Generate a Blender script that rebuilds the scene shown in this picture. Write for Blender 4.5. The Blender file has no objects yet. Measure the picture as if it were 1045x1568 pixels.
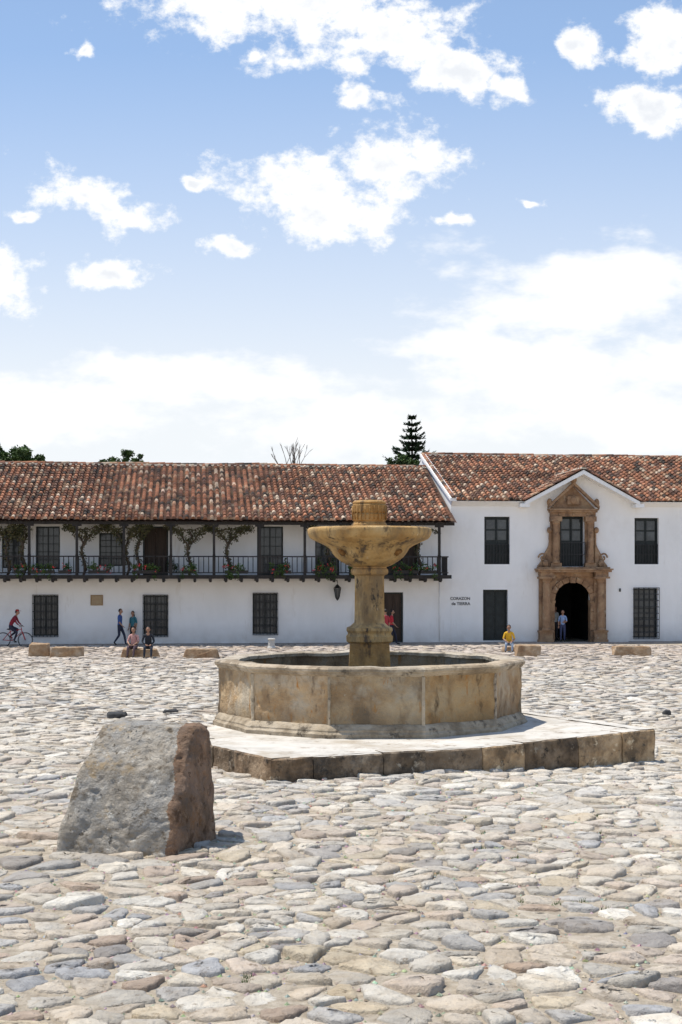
import bpy, bmesh, math, random
import numpy as np
from mathutils import Vector, Matrix, noise
random.seed(7); np.random.seed(7)
R=random.uniform
scene=bpy.context.scene

# ------------------------------------------------------------------ materials
def mk_mat(name, stops, scale=3.0, detail=4, rough=.85, bump=.25, bscale=25, attr=False,
           stretch=(1,1,1), blotch=None, bdist=.02, spec=.3, bdetail=5, zgrime=None):
    m=bpy.data.materials.new(name); m.use_nodes=True
    nt=m.node_tree; N=nt.nodes; L=nt.links
    b=N['Principled BSDF']; b.inputs['Roughness'].default_value=rough
    b.inputs['Specular IOR Level'].default_value=spec
    tc=N.new('ShaderNodeTexCoord'); mp=N.new('ShaderNodeMapping'); mp.inputs['Scale'].default_value=stretch
    L.new(tc.outputs['Object'],mp.inputs['Vector'])
    n=N.new('ShaderNodeTexNoise'); n.inputs['Scale'].default_value=scale; n.inputs['Detail'].default_value=detail
    n.inputs['Roughness'].default_value=.62
    L.new(mp.outputs[0],n.inputs['Vector'])
    cr=N.new('ShaderNodeValToRGB'); e=cr.color_ramp.elements
    while len(e)<len(stops): e.new(.5)
    for i,s in enumerate(stops):
        e[i].position=s[0]; e[i].color=(*s[1],1)
    L.new(n.outputs['Fac'],cr.inputs['Fac'])
    col=cr.outputs['Color']
    if blotch and not isinstance(blotch,list): blotch=[blotch]
    for bl in (blotch or []):
        bs,bc,lo,hi=bl[:4]; sz=bl[4] if len(bl)>4 else 1
        mp2=N.new('ShaderNodeMapping'); mp2.inputs['Scale'].default_value=(1,1,sz); mp2.inputs['Location'].default_value=(bs*3.1,bs,lo*9)
        L.new(tc.outputs['Object'],mp2.inputs['Vector'])
        n3=N.new('ShaderNodeTexNoise'); n3.inputs['Scale'].default_value=bs; n3.inputs['Detail'].default_value=4
        n3.inputs['Roughness'].default_value=.7
        L.new(mp2.outputs[0],n3.inputs['Vector'])
        mr=N.new('ShaderNodeMapRange'); mr.inputs['From Min'].default_value=lo; mr.inputs['From Max'].default_value=hi
        L.new(n3.outputs['Fac'],mr.inputs['Value'])
        mx=N.new('ShaderNodeMix'); mx.data_type='RGBA'; L.new(mr.outputs[0],mx.inputs['Factor'])
        L.new(col,mx.inputs['A']); mx.inputs['B'].default_value=(*bc,1); col=mx.outputs['Result']
    if zgrime:   # splash-back dirt fading upward from height z0 to z1
        z0,z1,gc,amt=zgrime
        sx=N.new('ShaderNodeSeparateXYZ'); L.new(tc.outputs['Object'],sx.inputs[0])
        mr=N.new('ShaderNodeMapRange'); mr.inputs['From Min'].default_value=z0; mr.inputs['From Max'].default_value=z1
        mr.inputs['To Min'].default_value=1.0; mr.inputs['To Max'].default_value=0.0
        L.new(sx.outputs['Z'],mr.inputs['Value'])
        ng=N.new('ShaderNodeTexNoise'); ng.inputs['Scale'].default_value=2.2; ng.inputs['Detail'].default_value=4; L.new(tc.outputs['Object'],ng.inputs['Vector'])
        m2=N.new('ShaderNodeMath'); m2.operation='MULTIPLY'; L.new(mr.outputs[0],m2.inputs[0]); L.new(ng.outputs['Fac'],m2.inputs[1])
        m3=N.new('ShaderNodeMath'); m3.operation='MULTIPLY'; m3.use_clamp=True; L.new(m2.outputs[0],m3.inputs[0]); m3.inputs[1].default_value=amt
        mx=N.new('ShaderNodeMix'); mx.data_type='RGBA'; L.new(m3.outputs[0],mx.inputs['Factor'])
        L.new(col,mx.inputs['A']); mx.inputs['B'].default_value=(*gc,1); col=mx.outputs['Result']
    if attr:
        at=N.new('ShaderNodeAttribute'); at.attribute_name='Col'
        mx=N.new('ShaderNodeMix'); mx.data_type='RGBA'; mx.blend_type='MULTIPLY'; mx.inputs['Factor'].default_value=1
        L.new(at.outputs['Color'],mx.inputs['A']); L.new(col,mx.inputs['B']); col=mx.outputs['Result']
    L.new(col,b.inputs['Base Color'])
    if bump>0:
        n2=N.new('ShaderNodeTexNoise'); n2.inputs['Scale'].default_value=bscale; n2.inputs['Detail'].default_value=bdetail
        n2.inputs['Roughness'].default_value=.65
        L.new(mp.outputs[0],n2.inputs['Vector'])
        bp=N.new('ShaderNodeBump'); bp.inputs['Strength'].default_value=bump; bp.inputs['Distance'].default_value=bdist
        L.new(n2.outputs['Fac'],bp.inputs['Height']); L.new(bp.outputs[0],b.inputs['Normal'])
    return m

def g(v): return (v,v,v)
M_wall=mk_mat('whitewash',[(.3,(.81,.80,.775)),(.55,(.87,.86,.84)),(.75,(.84,.825,.80))],scale=.8,bump=.25,bscale=6,
              stretch=(1,1,.4),blotch=[(.35,(.77,.745,.71),.55,.8),(1.6,(.66,.62,.56),.62,.82,.2)],bdist=.03,rough=.9,zgrime=(.0,1.0,(.50,.44,.37),.9))
M_tile=mk_mat('clay_tile',[(.3,(.55,.55,.55)),(.5,(.98,.96,.95)),(.7,(1.2,1.14,1.08))],scale=6,attr=True,bump=.4,bscale=30,rough=.9,
              blotch=[(.9,(.42,.36,.30),.52,.72),(4,(1.0,.92,.78),.64,.71)])
M_under=mk_mat('tile_channel',[(.35,(.04,.022,.016)),(.6,(.09,.045,.03))],scale=4,bump=.3)
M_mortar=mk_mat('roof_mortar',[(.3,(.42,.35,.24)),(.6,(.62,.56,.46))],scale=4,bump=.3)
M_wood=mk_mat('dark_wood',[(.3,(.012,.011,.011)),(.7,(.035,.028,.024))],scale=6,bump=.2,rough=.6,stretch=(1,1,.2))
M_shut=mk_mat('shutter_paint',[(.3,(.010,.014,.014)),(.7,(.022,.030,.030))],scale=4,bump=.1,rough=.45)
M_door=mk_mat('brown_door',[(.3,(.03,.02,.015)),(.7,(.07,.045,.03))],scale=4,bump=.15,rough=.6,stretch=(3,1,.3))
M_iron=mk_mat('iron',[(.3,(.015,.015,.016)),(.7,(.03,.03,.032))],scale=9,bump=.1,rough=.5)
M_letter=mk_mat('grey_letters',[(.3,g(.10)),(.7,g(.14))],bump=0)
M_dark=mk_mat('room_dark',[(.3,g(.02)),(.7,g(.035))],scale=2,bump=0)
M_glass=mk_mat('dusty_glass',[(.4,(.03,.035,.04)),(.7,(.07,.08,.085))],scale=2,bump=.02,rough=.15,spec=.6)
M_portal=mk_mat('portal_sandstone',[(.25,(.19,.11,.06)),(.5,(.33,.20,.115)),(.75,(.42,.29,.17))],scale=2.2,bump=.5,bscale=14,
                blotch=[(1.6,(.12,.075,.05),.52,.68),(2.5,(.46,.38,.28),.6,.72)],bdist=.04)
M_fount=mk_mat('fountain_sandstone',[(.28,(.26,.175,.10)),(.5,(.42,.315,.195)),(.72,(.51,.42,.29))],scale=1.9,bump=1.0,bscale=7,attr=True,
                blotch=[(.9,(.44,.39,.31),.5,.62),(1.5,(.22,.16,.10),.52,.65,.5),(3.0,(.11,.085,.06),.58,.68,.35),(5,(.40,.21,.07),.60,.69,.3),(7,(.55,.50,.42),.65,.73)],bdist=.06,
                zgrime=(.55,.95,(.11,.09,.065),1.1))
M_rim=mk_mat('fountain_rim_stone',[(.28,(.28,.23,.165)),(.5,(.44,.375,.285)),(.72,(.54,.48,.39))],scale=2.5,bump=.9,bscale=9,attr=True,
                blotch=[(1.4,(.25,.20,.14),.49,.63),(3.5,(.12,.10,.075),.55,.67)],bdist=.04)
M_col=mk_mat('fountain_column_stone',[(.28,(.33,.185,.065)),(.5,(.51,.325,.135)),(.72,(.58,.42,.22))],scale=2.4,bump=.9,bscale=11,attr=True,
                blotch=[(1.7,(.27,.18,.09),.50,.64,.4),(3.6,(.11,.08,.055),.55,.67,.35),(5,(.07,.055,.04),.61,.71,.5),(7,(.62,.52,.37),.65,.74)],bdist=.04)
M_plat=mk_mat('platform_top_stone',[(.3,(.43,.395,.34)),(.5,(.57,.53,.465)),(.7,(.65,.61,.545))],scale=1.5,bump=.6,bscale=8,bdist=.03,
                blotch=[(.9,(.42,.36,.28),.51,.67),(3,(.28,.22,.16),.57,.69)])
M_platb=mk_mat('platform_block_stone',[(.28,(.13,.09,.055)),(.5,(.235,.175,.115)),(.72,(.37,.295,.21))],scale=2.6,bump=1,bscale=8,attr=True,
                blotch=[(1.6,(.09,.068,.047),.47,.63),(4,(.045,.038,.03),.55,.67),(5,(.40,.35,.27),.61,.7)],bdist=.06)
M_bould=mk_mat('boulder_rock',[(.25,(.235,.20,.155)),(.48,(.37,.325,.265)),(.72,(.50,.455,.385))],scale=4.2,bump=1,bscale=8,attr=True,bdetail=8,
                blotch=[(1.3,(.31,.295,.27),.46,.60),(2.6,(.37,.28,.175),.58,.68),(3.6,(.18,.145,.105),.55,.65),(7,(.56,.53,.47),.59,.69),(10,(.11,.09,.065),.61,.69)],bdist=.12)
M_block=mk_mat('seat_rock',[(.25,(.22,.12,.06)),(.5,(.36,.24,.14)),(.75,(.48,.38,.27))],scale=3,bump=.8,bscale=10,bdist=.05)
M_stone=mk_mat('cobble_stone',[(.22,(.55,.53,.505)),(.42,(.89,.88,.86)),(.6,(1.07,1.06,1.03)),(.8,(1.24,1.21,1.15))],scale=6,attr=True,bump=1,bscale=12,bdetail=6,
               rough=.75,bdist=.055,spec=.25,blotch=[(1.1,(.88,.79,.67),.48,.78),(9,(.47,.41,.345),.58,.71)])
M_sidewalk=mk_mat('sidewalk_slab',[(.3,(.25,.20,.17)),(.6,(.38,.32,.27))],scale=2,bump=.4)
M_bark=mk_mat('bark',[(.3,(.05,.035,.025)),(.7,(.12,.09,.065))],scale=9,bump=.6)
M_water=mk_mat('water',[(.3,(.02,.03,.025)),(.7,(.03,.04,.03))],bump=.05,rough=.05,spec=.8)
def leaf_mat(name,c1,c2,attr=True):
    m=mk_mat(name,[(.3,c1),(.7,c2)],scale=2.5,detail=1,bump=0,rough=.6,attr=attr,spec=.2); return m
M_leaf=leaf_mat('leaf',(.04,.08,.02),(.09,.14,.035))
M_pine=leaf_mat('needle',(.014,.034,.018),(.035,.068,.03))
M_vine=leaf_mat('vine_leaf',(.055,.06,.025),(.14,.12,.055))
M_flower=leaf_mat('flower_petal',(.5,.03,.04),(.65,.06,.07))

# ------------------------------------------------------------------ mesh builder
class MB:
    def __init__(s): s.V=[];s.F=[];s.M=[];s.S=[];s.C=[]
    def add(s,vs,fs,mat=0,smooth=False,col=(1,1,1)):
        o=len(s.V); s.V.extend([tuple(v) for v in vs])
        for f in fs:
            s.F.append(tuple(i+o for i in f)); s.M.append(mat); s.S.append(smooth); s.C.append(col)
    def box(s,x0,x1,y0,y1,z0,z1,mat=0,col=(1,1,1)):
        v=[(x0,y0,z0),(x1,y0,z0),(x1,y1,z0),(x0,y1,z0),(x0,y0,z1),(x1,y0,z1),(x1,y1,z1),(x0,y1,z1)]
        s.add(v,[(0,3,2,1),(4,5,6,7),(0,1,5,4),(1,2,6,5),(2,3,7,6),(3,0,4,7)],mat,False,col)
    def lathe(s,prof,n,c=(0,0),ph=0,mat=0,smooth=False,col=(1,1,1),cap=True,jit=0):
        vs=[]
        for r,z in prof:
            for k in range(n):
                a=ph+2*math.pi*k/n; rr=r+(R(-jit,jit) if jit else 0)
                vs.append((c[0]+rr*math.cos(a),c[1]+rr*math.sin(a),z))
        fs=[]
        for i in range(len(prof)-1):
            for k in range(n):
                k2=(k+1)%n; fs.append((i*n+k,i*n+k2,(i+1)*n+k2,(i+1)*n+k))
        if cap:
            fs.append(tuple(range(n))[::-1]); fs.append(tuple((len(prof)-1)*n+k for k in range(n)))
        s.add(vs,fs,mat,smooth,col)
    def tube(s,pts,rad,n=6,mat=0,col=(1,1,1),smooth=True):
        pts=[Vector(p) for p in pts]; vs=[];fs=[]
        for i,p in enumerate(pts):
            d=(pts[min(i+1,len(pts)-1)]-pts[max(i-1,0)]).normalized()
            up=Vector((0,0,1)) if abs(d.z)<.9 else Vector((1,0,0))
            a=d.cross(up).normalized(); b=d.cross(a)
            r=rad[i] if isinstance(rad,(list,tuple)) else rad
            for k in range(n):
                t=2*math.pi*k/n; vs.append(p+a*(r*math.cos(t))+b*(r*math.sin(t)))
        for i in range(len(pts)-1):
            for k in range(n):
                k2=(k+1)%n; fs.append((i*n+k,i*n+k2,(i+1)*n+k2,(i+1)*n+k))
        fs.append(tuple(range(n))[::-1]); fs.append(tuple((len(pts)-1)*n+k for k in range(n)))
        s.add(vs,fs,mat,smooth,col)
    def prism(s,poly,y0,y1,mat=0,col=(1,1,1)):   # poly in (x,z), extruded along y
        n=len(poly); vs=[(x,y0,z) for x,z in poly]+[(x,y1,z) for x,z in poly]
        fs=[tuple(range(n)),tuple(range(2*n-1,n-1,-1))]+[(i,i+n,(i+1)%n+n,(i+1)%n) for i in range(n)]
        s.add(vs,fs,mat,False,col)
    def sphere(s,c,rx,ry,rz,mat=0,u=12,v=8,col=(1,1,1),rot=None,fn=None):
        vs=[];fs=[]
        for j in range(v+1):
            ph=math.pi*j/v
            for i in range(u):
                th=2*math.pi*i/u
                p=Vector((rx*math.sin(ph)*math.cos(th),ry*math.sin(ph)*math.sin(th),rz*math.cos(ph)))
                if fn: p=fn(p)
                if rot: p=rot@p
                vs.append(p+Vector(c))
        for j in range(v):
            for i in range(u):
                i2=(i+1)%u; fs.append((j*u+i,(j+1)*u+i,(j+1)*u+i2,j*u+i2))
        s.add(vs,fs,mat,True,col)
    def build(s,name,mats,parent=None,loc=(0,0,0),rot=(0,0,0)):
        me=bpy.data.meshes.new(name); me.from_pydata(s.V,[],s.F)
        if not isinstance(mats,(list,tuple)): mats=[mats]
        for m in mats: me.materials.append(m)
        me.polygons.foreach_set('material_index',s.M); me.polygons.foreach_set('use_smooth',s.S)
        ca=me.color_attributes.new('Col','FLOAT_COLOR','CORNER')
        lt=np.array([len(f) for f in s.F]); c=np.array(s.C,dtype=np.float32); c=np.hstack([c,np.ones((len(c),1),np.float32)])
        ca.data.foreach_set('color',np.repeat(c,lt,axis=0).ravel())
        me.update()
        o=bpy.data.objects.new(name,me); scene.collection.objects.link(o)
        o.location=loc; o.rotation_euler=rot
        if parent: o.parent=parent
        return o
def empty(name,loc=(0,0,0),rz=0):
    o=bpy.data.objects.new(name,None); scene.collection.objects.link(o); o.location=loc; o.rotation_euler=(0,0,rz); return o

# ------------------------------------------------------------------ pixel-to-metre projection
CH=3.33; FPX=2178.; CX=522.5; HZ=882.; Y0=70.; TH=math.radians(6)
ct,st=math.cos(TH),math.sin(TH)
def U(px,v=0):
    s=(px-CX)/FPX; return (s*(Y0+v*ct)+v*st)/(ct-s*st)
def Zf(px,py,v=0):
    u=U(px,v); return CH+(HZ-py)*(Y0+u*st+v*ct)/FPX
def G(px,py,z=0):
    y=(CH-z)*FPX/(py-HZ); return ((px-CX)/FPX*y,y)

def gz(x,y):
    dip=-.2*math.exp(-((x-6)**2+(y-25.3)**2)/(2*2.2**2))
    return dip+.035*noise.noise(Vector((x*.22,y*.22,0)))+.02*noise.noise(Vector((x*.7,y*.7,3)))

# ------------------------------------------------------------------ ground sheet
b=MB()
xs=[-1500,-400,-150,-60]+[x for x in np.arange(-40,41,1.0)]+[60,150,400,1500]
ys=[-400,-100,-30]+[y for y in np.arange(-10,73,1.0)]+[90,150,400,2500]
vs=[(x,y,(gz(x,y) if -41<x<41 and -11<y<70 else 0)+.001) for y in ys for x in xs]
nx=len(xs)
fs=[(j*nx+i,j*nx+i+1,(j+1)*nx+i+1,(j+1)*nx+i) for j in range(len(ys)-1) for i in range(nx-1)]
b.add(vs,fs,0,True)
M_ground=mk_mat('plaza_sand',[(.25,(.25,.20,.145)),(.5,(.41,.345,.26)),(.75,(.56,.49,.39))],scale=9,bump=1,bscale=35,bdist=.03)
b.build('ground',M_ground)

# cobbles: irregular flagstones, voronoi cells on a warped jittered lattice
def clip(poly,nx_,ny_,d):
    out=[]; n=len(poly)
    for i in range(n):
        ax,ay=poly[i]; bx,by=poly[(i+1)%n]
        da=ax*nx_+ay*ny_-d; db=bx*nx_+by*ny_-d
        if da<=0: out.append((ax,ay))
        if (da<0)!=(db<0) and da!=db:
            t=da/(da-db); out.append((ax+(bx-ax)*t,ay+(by-ay)*t))
    return out
def warp(i,j):
    y=7.0+j*.272*(1+.0024*j)
    x=i*.345*(1+.0016*j)
    x+=.6*noise.noise(Vector((x*.25,y*.25,1.5)))*1.2
    y+=.5*noise.noise(Vector((x*.25,y*.25,7.5)))*1.2
    return x,y
PAL=[((.49,.45,.39),3.4),((.41,.39,.365),2.0),((.53,.46,.375),3.2),((.50,.42,.345),2.0),((.59,.53,.44),3),((.65,.61,.54),2.0),((.41,.32,.25),.6),((.31,.285,.265),.7),((.52,.44,.325),1.1),((.375,.37,.37),.8)]
pw=[p[1] for p in PAL]
seeds={}
JM=162
for j in range(-2,JM+3):
    yy=warp(0,j)[1]; hw=int((.26*yy+4)/(.345*(1+.0016*j)))+3
    for i in range(-hw,hw+1):
        if R(0,1)<.17: continue
        x,y=warp(i+R(-.5,.5)+(.5 if j%2 else 0),j+R(-.5,.5)); seeds[(i,j)]=(x,y,hw)
b=MB(); ncell=0; PB=MB(); GT=MB()
ringfs={}
for (i,j),(x,y,hw) in seeds.items():
    if j<0 or j>JM or abs(i)>hw-2 or y>68.3: continue
    poly=[(-.8,-.8),(.8,-.8),(.8,.8),(-.8,.8)]
    for dj in (-1,1,0,-2,2):
        for di in (-1,1,0,-2,2):
            if di==0 and dj==0: continue
            q=seeds.get((i+di,j+dj))
            if q is None: continue
            dx,dy=q[0]-x,q[1]-y; d2=dx*dx+dy*dy
            if d2<1e-6 or d2>1.6: continue
            poly=clip(poly,dx,dy,d2/2)
            if len(poly)<3: break
        if len(poly)<3: break
    if len(poly)<3: continue
    n=len(poly)
    cx=sum(p[0] for p in poly)/n; cy=sum(p[1] for p in poly)/n
    size=max(math.hypot(p[0]-cx,p[1]-cy) for p in poly)
    if size<.07: continue
    pp=[]
    near=y<32
    for k in range(n):
        a=poly[k]; c=poly[(k+1)%n]
        if math.hypot(a[0]-c[0],a[1]-c[1])<.045: pp.append(((a[0]+c[0])/2,(a[1]+c[1])/2)); continue
        t=R(.07,.28); t2=R(.07,.28)
        pp.append((a[0]+(c[0]-a[0])*t,a[1]+(c[1]-a[1])*t)); pp.append((a[0]+(c[0]-a[0])*(1-t2),a[1]+(c[1]-a[1])*(1-t2)))
    if near:
        p2=[]
        for k in range(len(pp)):
            a=pp[k]; c=pp[(k+1)%len(pp)]; p2.append(a); l=math.hypot(a[0]-c[0],a[1]-c[1])
            if l>.08:
                m=2 if l>.2 else 1
                for q in range(m):
                    t=(q+1)/(m+1); s_=1-R(-.02,.12)
                    p2.append(((a[0]+(c[0]-a[0])*t-cx)*s_+cx,(a[1]+(c[1]-a[1])*t-cy)*s_+cy))
        pp=p2
    n=len(pp); gap=R(.78,.95)
    h=R(.010,.042)*(1 if R(0,1)>.13 else 1.6); tx,ty=R(-.13,.13),R(-.14,.10)
    gzz=gz(x,y); ox,oy=R(-.1,.1)*size,R(-.1,.1)*size
    vs=[]
    def P(s,zz,jz=0,js=0):
        for px_,py_ in pp:
            ss=s*(1-(R(0,js) if js else 0))
            qx=(px_-cx)*ss+(ox if s<.6 else 0); qy=(py_-cy)*ss+(oy if s<.6 else 0)
            vs.append((x+cx+qx,y+cy+qy,gzz+max(zz+(qx*tx+qy*ty if zz>0 else 0)+(R(-jz,jz) if jz else 0),-.05)))
    P(gap,-.05)
    P(gap*.975,h*.62,.004,.02)
    if near: P(gap*.905,h+.001,.005,.05)
    P(gap*.5,h+.008,.010,.3)
    vs.append((x+cx-ox,y+cy-oy,gzz+h+.007+R(-.010,.010)))
    rings=4 if near else 3
    key=(n,rings)
    if key not in ringfs:
        f=[]
        for r in range(rings-1):
            for k in range(n):
                k2=(k+1)%n; f.append((r*n+k,r*n+k2,(r+1)*n+k2,(r+1)*n+k))
        for k in range(n): f.append(((rings-1)*n+k,(rings-1)*n+(k+1)%n,rings*n))
        ringfs[key]=f
    c=random.choices(PAL,pw)[0][0]
    k=R(.84,1.12)
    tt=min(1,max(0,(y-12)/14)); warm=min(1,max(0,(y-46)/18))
    pale=(.675,.63,.56); pink=(.45,.345,.285)  # pale: sheen of grazing sun put into the mid-distance stone colour
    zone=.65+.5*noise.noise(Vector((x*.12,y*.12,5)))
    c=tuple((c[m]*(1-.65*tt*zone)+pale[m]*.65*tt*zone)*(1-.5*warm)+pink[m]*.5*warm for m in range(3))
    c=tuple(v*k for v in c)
    f=ringfs[key]
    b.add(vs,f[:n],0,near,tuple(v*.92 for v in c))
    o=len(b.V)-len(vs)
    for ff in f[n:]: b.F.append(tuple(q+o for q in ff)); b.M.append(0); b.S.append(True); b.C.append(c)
    ncell+=1
    if y<24:   # grit and chips lodged in the joints
        for _ in range(4):
            px_,py_=random.choice(pp); s=R(.008,.03); px_=x+px_*1.0+R(-.025,.025); py_=y+py_*1.0+R(-.025,.025); zz=gzz+.003
            cc=tuple(v*R(.7,1.2) for v in random.choice(PAL)[0]); 
            PB.add([(px_-s*R(.7,1.3),py_,zz),(px_,py_-s*R(.7,1.2),zz),(px_+s,py_,zz),(px_,py_+s,zz),(px_+R(-.4,.4)*s,py_,zz+s*.8)],[(0,1,4),(1,2,4),(2,3,4),(3,0,4)],0,False,cc)
        if R(0,1)<.035:
            px_,py_=random.choice(pp)
            for _ in range(16):
                gx,gy=x+px_+R(-.04,.04),y+py_+R(-.04,.04); hh=R(.02,.06); dx,dy=R(-.03,.03),R(-.03,.03); kk=R(.7,1.5)
                GT.add([(gx-.004,gy,gzz-.004),(gx+.004,gy,gzz-.004),(gx+dx,gy+dy,gzz+hh)],[(0,1,2)],0,False,(kk,kk,kk))
b.build('cobblestone_paving',M_stone); PB.build('joint_gravel',M_stone); GT.build('grass_tufts',M_leaf)

# ------------------------------------------------------------------ rocks
def hull_rock(name,pts,cuts,amp,mat,freq=2.0,loc=(0,0,0),rz=0,colfn=None,smooth=False):
    bm=bmesh.new()
    for p in pts: bm.verts.new(p)
    bmesh.ops.convex_hull(bm,input=bm.verts)
    bmesh.ops.bevel(bm,geom=bm.edges[:],offset=amp*.8,segments=1,affect='EDGES')
    bmesh.ops.triangulate(bm,faces=bm.faces[:])
    for _ in range(cuts):
        es=[e for e in bm.edges if e.calc_length()>.04]
        if es: bmesh.ops.subdivide_edges(bm,edges=es,cuts=1)
        bmesh.ops.triangulate(bm,faces=bm.faces[:])
    bm.normal_update()
    sd=R(0,100)
    for v in bm.verts:
        p=v.co*freq+Vector((sd,sd,0))
        d=noise.fractal(p,1.0,2.1,6)*amp*1.1+abs(noise.noise(p*2.3))*amp*.8
        dv,_=noise.voronoi(p*2.2); ch=(dv[1]-dv[0])
        pit=max(0,noise.noise(p*6.5)-.25)
        v.co+=v.normal*(d+min(ch,.3)*amp*1.3-pit*amp*1.6)
    bm.normal_update()
    me=bpy.data.meshes.new(name); bm.to_mesh(me); bm.free()
    me.materials.append(mat)
    for p in me.polygons: p.use_smooth=smooth
    ca=me.color_attributes.new('Col','FLOAT_COLOR','CORNER')
    for p in me.polygons:
        c=colfn(p.center,p.normal) if colfn else (1,1,1)
        for li in p.loop_indices: ca.data[li].color=(*c,1)
    o=bpy.data.objects.new(name,me); scene.collection.objects.link(o); o.location=loc; o.rotation_euler=(0,0,rz)
    return o
bp=[(-3.38,16.95,-.15),(-3.37,17.0,.30),(-1.98,16.75,-.15),(-1.96,16.85,.45),(-1.60,18.0,-.15),(-1.62,18.0,.2),(-3.0,18.6,-.15),
    (-3.12,17.30,1.08),(-2.14,17.12,1.0),(-2.96,17.62,1.44),(-2.4,17.62,1.50),(-1.82,17.62,1.46),(-1.68,17.95,1.38),(-2.85,18.35,1.48),(-1.74,18.4,1.42)]
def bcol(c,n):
    if c.x>-2.02+.1*noise.noise(c*3): # darker orange-brown flank past the right edge
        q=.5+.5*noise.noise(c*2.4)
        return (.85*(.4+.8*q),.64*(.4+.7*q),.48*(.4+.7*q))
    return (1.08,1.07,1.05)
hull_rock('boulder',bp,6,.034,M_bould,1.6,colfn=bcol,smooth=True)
M_rock2=mk_mat('dark_rock',[(.3,g(.03)),(.7,g(.07))],bump=.5)
def seatrock(px0,px1,pyt,pyb,name='stone_block',dep=.6,mat=None):
    x0,y=G(px0,pyb); x1,_=G(px1,pyb); h=(pyb-pyt)*y/FPX; w=x1-x0
    pts=[]
    for a in (0,1):
        for c in (0,1):
            for d in (0,1):
                pts.append((x0+w*a+R(-.06,.06)*w+(.05*w if (d and not a) else 0)-(.05*w if d and a else 0),y+dep*c+R(-.05,.05),-.1+(h+.06)*d+R(-.03,.03)))
    return hull_rock(name,pts,2,.03,mat or M_block,1.7)
seatrock(43,74,985,1007); seatrock(77,125,990,1008); seatrock(183,242,992,1008); seatrock(281,333,993,1009)
seatrock(791,829,987,1005); seatrock(941,1000,989,1005)
seatrock(163,192,1091,1101,'loose_stone',.25,M_rock2); seatrock(249,271,1087,1093,'loose_stone',.2,M_rock2); seatrock(1018,1028,1087,1096,'loose_stone',.2,M_rock2)
x,y=G(416,993); b=MB(); b.lathe([(.22,-.05),(.22,.05),(.17,.1),(.15,.38),(.19,.43),(.15,.47)],8,(0,0),.39,0)
b.build('stone_bollard',mk_mat('limestone',[(.3,(.42,.41,.38)),(.7,(.56,.54,.50))]),loc=(x,y,0))

# ------------------------------------------------------------------ fountain
FX,FY=.575,28.8
fo=empty('stone_fountain',(FX,FY,0))
PL=[(-2.25,24.7),(-1.13,22.9),(2.45,24.4),(5.9,26.7),(4.1,30.4),(3.0,33.0),(0,33.6),(-2.2,31.8),(-2.65,27.6)]
PL=[(x-FX,y-FY) for x,y in PL]
b=MB(); n=len(PL)
cxp=sum(p[0] for p in PL)/n; cyp=sum(p[1] for p in PL)/n
top=.385
inn=[(cxp+(x-cxp)*.97,cyp+(y-cyp)*.97) for x,y in PL]
def pz(x): return top+max(0,x-1)*.016
bm=bmesh.new(); bv=[bm.verts.new((x,y,0)) for x,y in inn]; bm.faces.new(bv)
bmesh.ops.triangulate(bm,faces=bm.faces[:])
for _ in range(5):
    es=[e for e in bm.edges if e.calc_length()>.3]
    if es: bmesh.ops.subdivide_edges(bm,edges=es,cuts=1)
    bmesh.ops.triangulate(bm,faces=bm.faces[:])
vs=[(v.co.x,v.co.y,pz(v.co.x)-.006+.008*noise.noise(v.co*1.5)) for v in bm.verts]; bm.verts.index_update()
fs=[tuple(v.index for v in f.verts) for f in bm.faces]; bm.free()
b.add(vs,fs,0,True); b.build('platform_top',M_plat,fo)
b=MB()
for k in range(n):
    a=Vector((*PL[k],0)); c=Vector((*PL[(k+1)%n],0)); L=(c-a).length; m=max(1,round(L/1.0)); d=(c-a)/L
    nrm=Vector((d.y,-d.x,0))
    if nrm.dot(Vector((cxp,cyp,0))-a)>0: nrm=-nrm
    cuts=[0]+sorted((q+R(-.28,.28))/m for q in range(1,m))+[1]
    for q in range(m):
        s0,s1=cuts[q]*L+.007,cuts[q+1]*L-.007; pr=R(-.018,.022); dz=R(-.016,.012)
        col=random.choice([(1,1,1),(.8,.75,.7),(1.15,1.05,.95),(.7,.68,.66),(1.3,1.1,.8),(1.0,.85,.7)])
        if a.x>1.5 and R(0,1)<.4: col=(1.9,1.75,1.5)
        S=14; H=6
        vs=[];
        for hh in range(H+3):
            for ss in range(S+1):
                s=s0+(s1-s0)*ss/S; p=a+d*s
                nn_=noise.noise(Vector((p.x*5,p.y*5,2)))
                zt=pz(p.x)+dz+.008*nn_
                rnd=.022*(1 if ss in(0,S) else 0)
                if hh<=H: z=-.35+(zt-.025+.35)*hh/H; off=pr-rnd+.03*noise.fractal(Vector((p.x*3,p.y*3,z*4)),1,2,4)-(.02 if hh==H and nn_<-.2 else 0)
                elif hh==H+1: z=zt; off=pr-.028-rnd-.04*max(0,noise.noise(Vector((p.x*6,p.y*6,8))))
                else: z=zt+.001; off=-.36
                q_=p+nrm*off; vs.append((q_.x,q_.y,z))
        W=S+1; fs=[]; fo2=[]
        for hh in range(H+2):
            for ss in range(S):
                (fs if hh<=H else fo2).append((hh*W+ss,hh*W+ss+1,(hh+1)*W+ss+1,(hh+1)*W+ss))
        fs.append(tuple(hh*W for hh in range(H+3))); fs.append(tuple(hh*W+S for hh in range(H+3)))
        b.add(vs,fs,0,False,col); b.add(vs,fo2,1,True,(1,1,1))
b.build('platform_blocks',[M_platb,M_plat],fo)
NS=11; PH=math.radians(-90-15)
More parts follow.
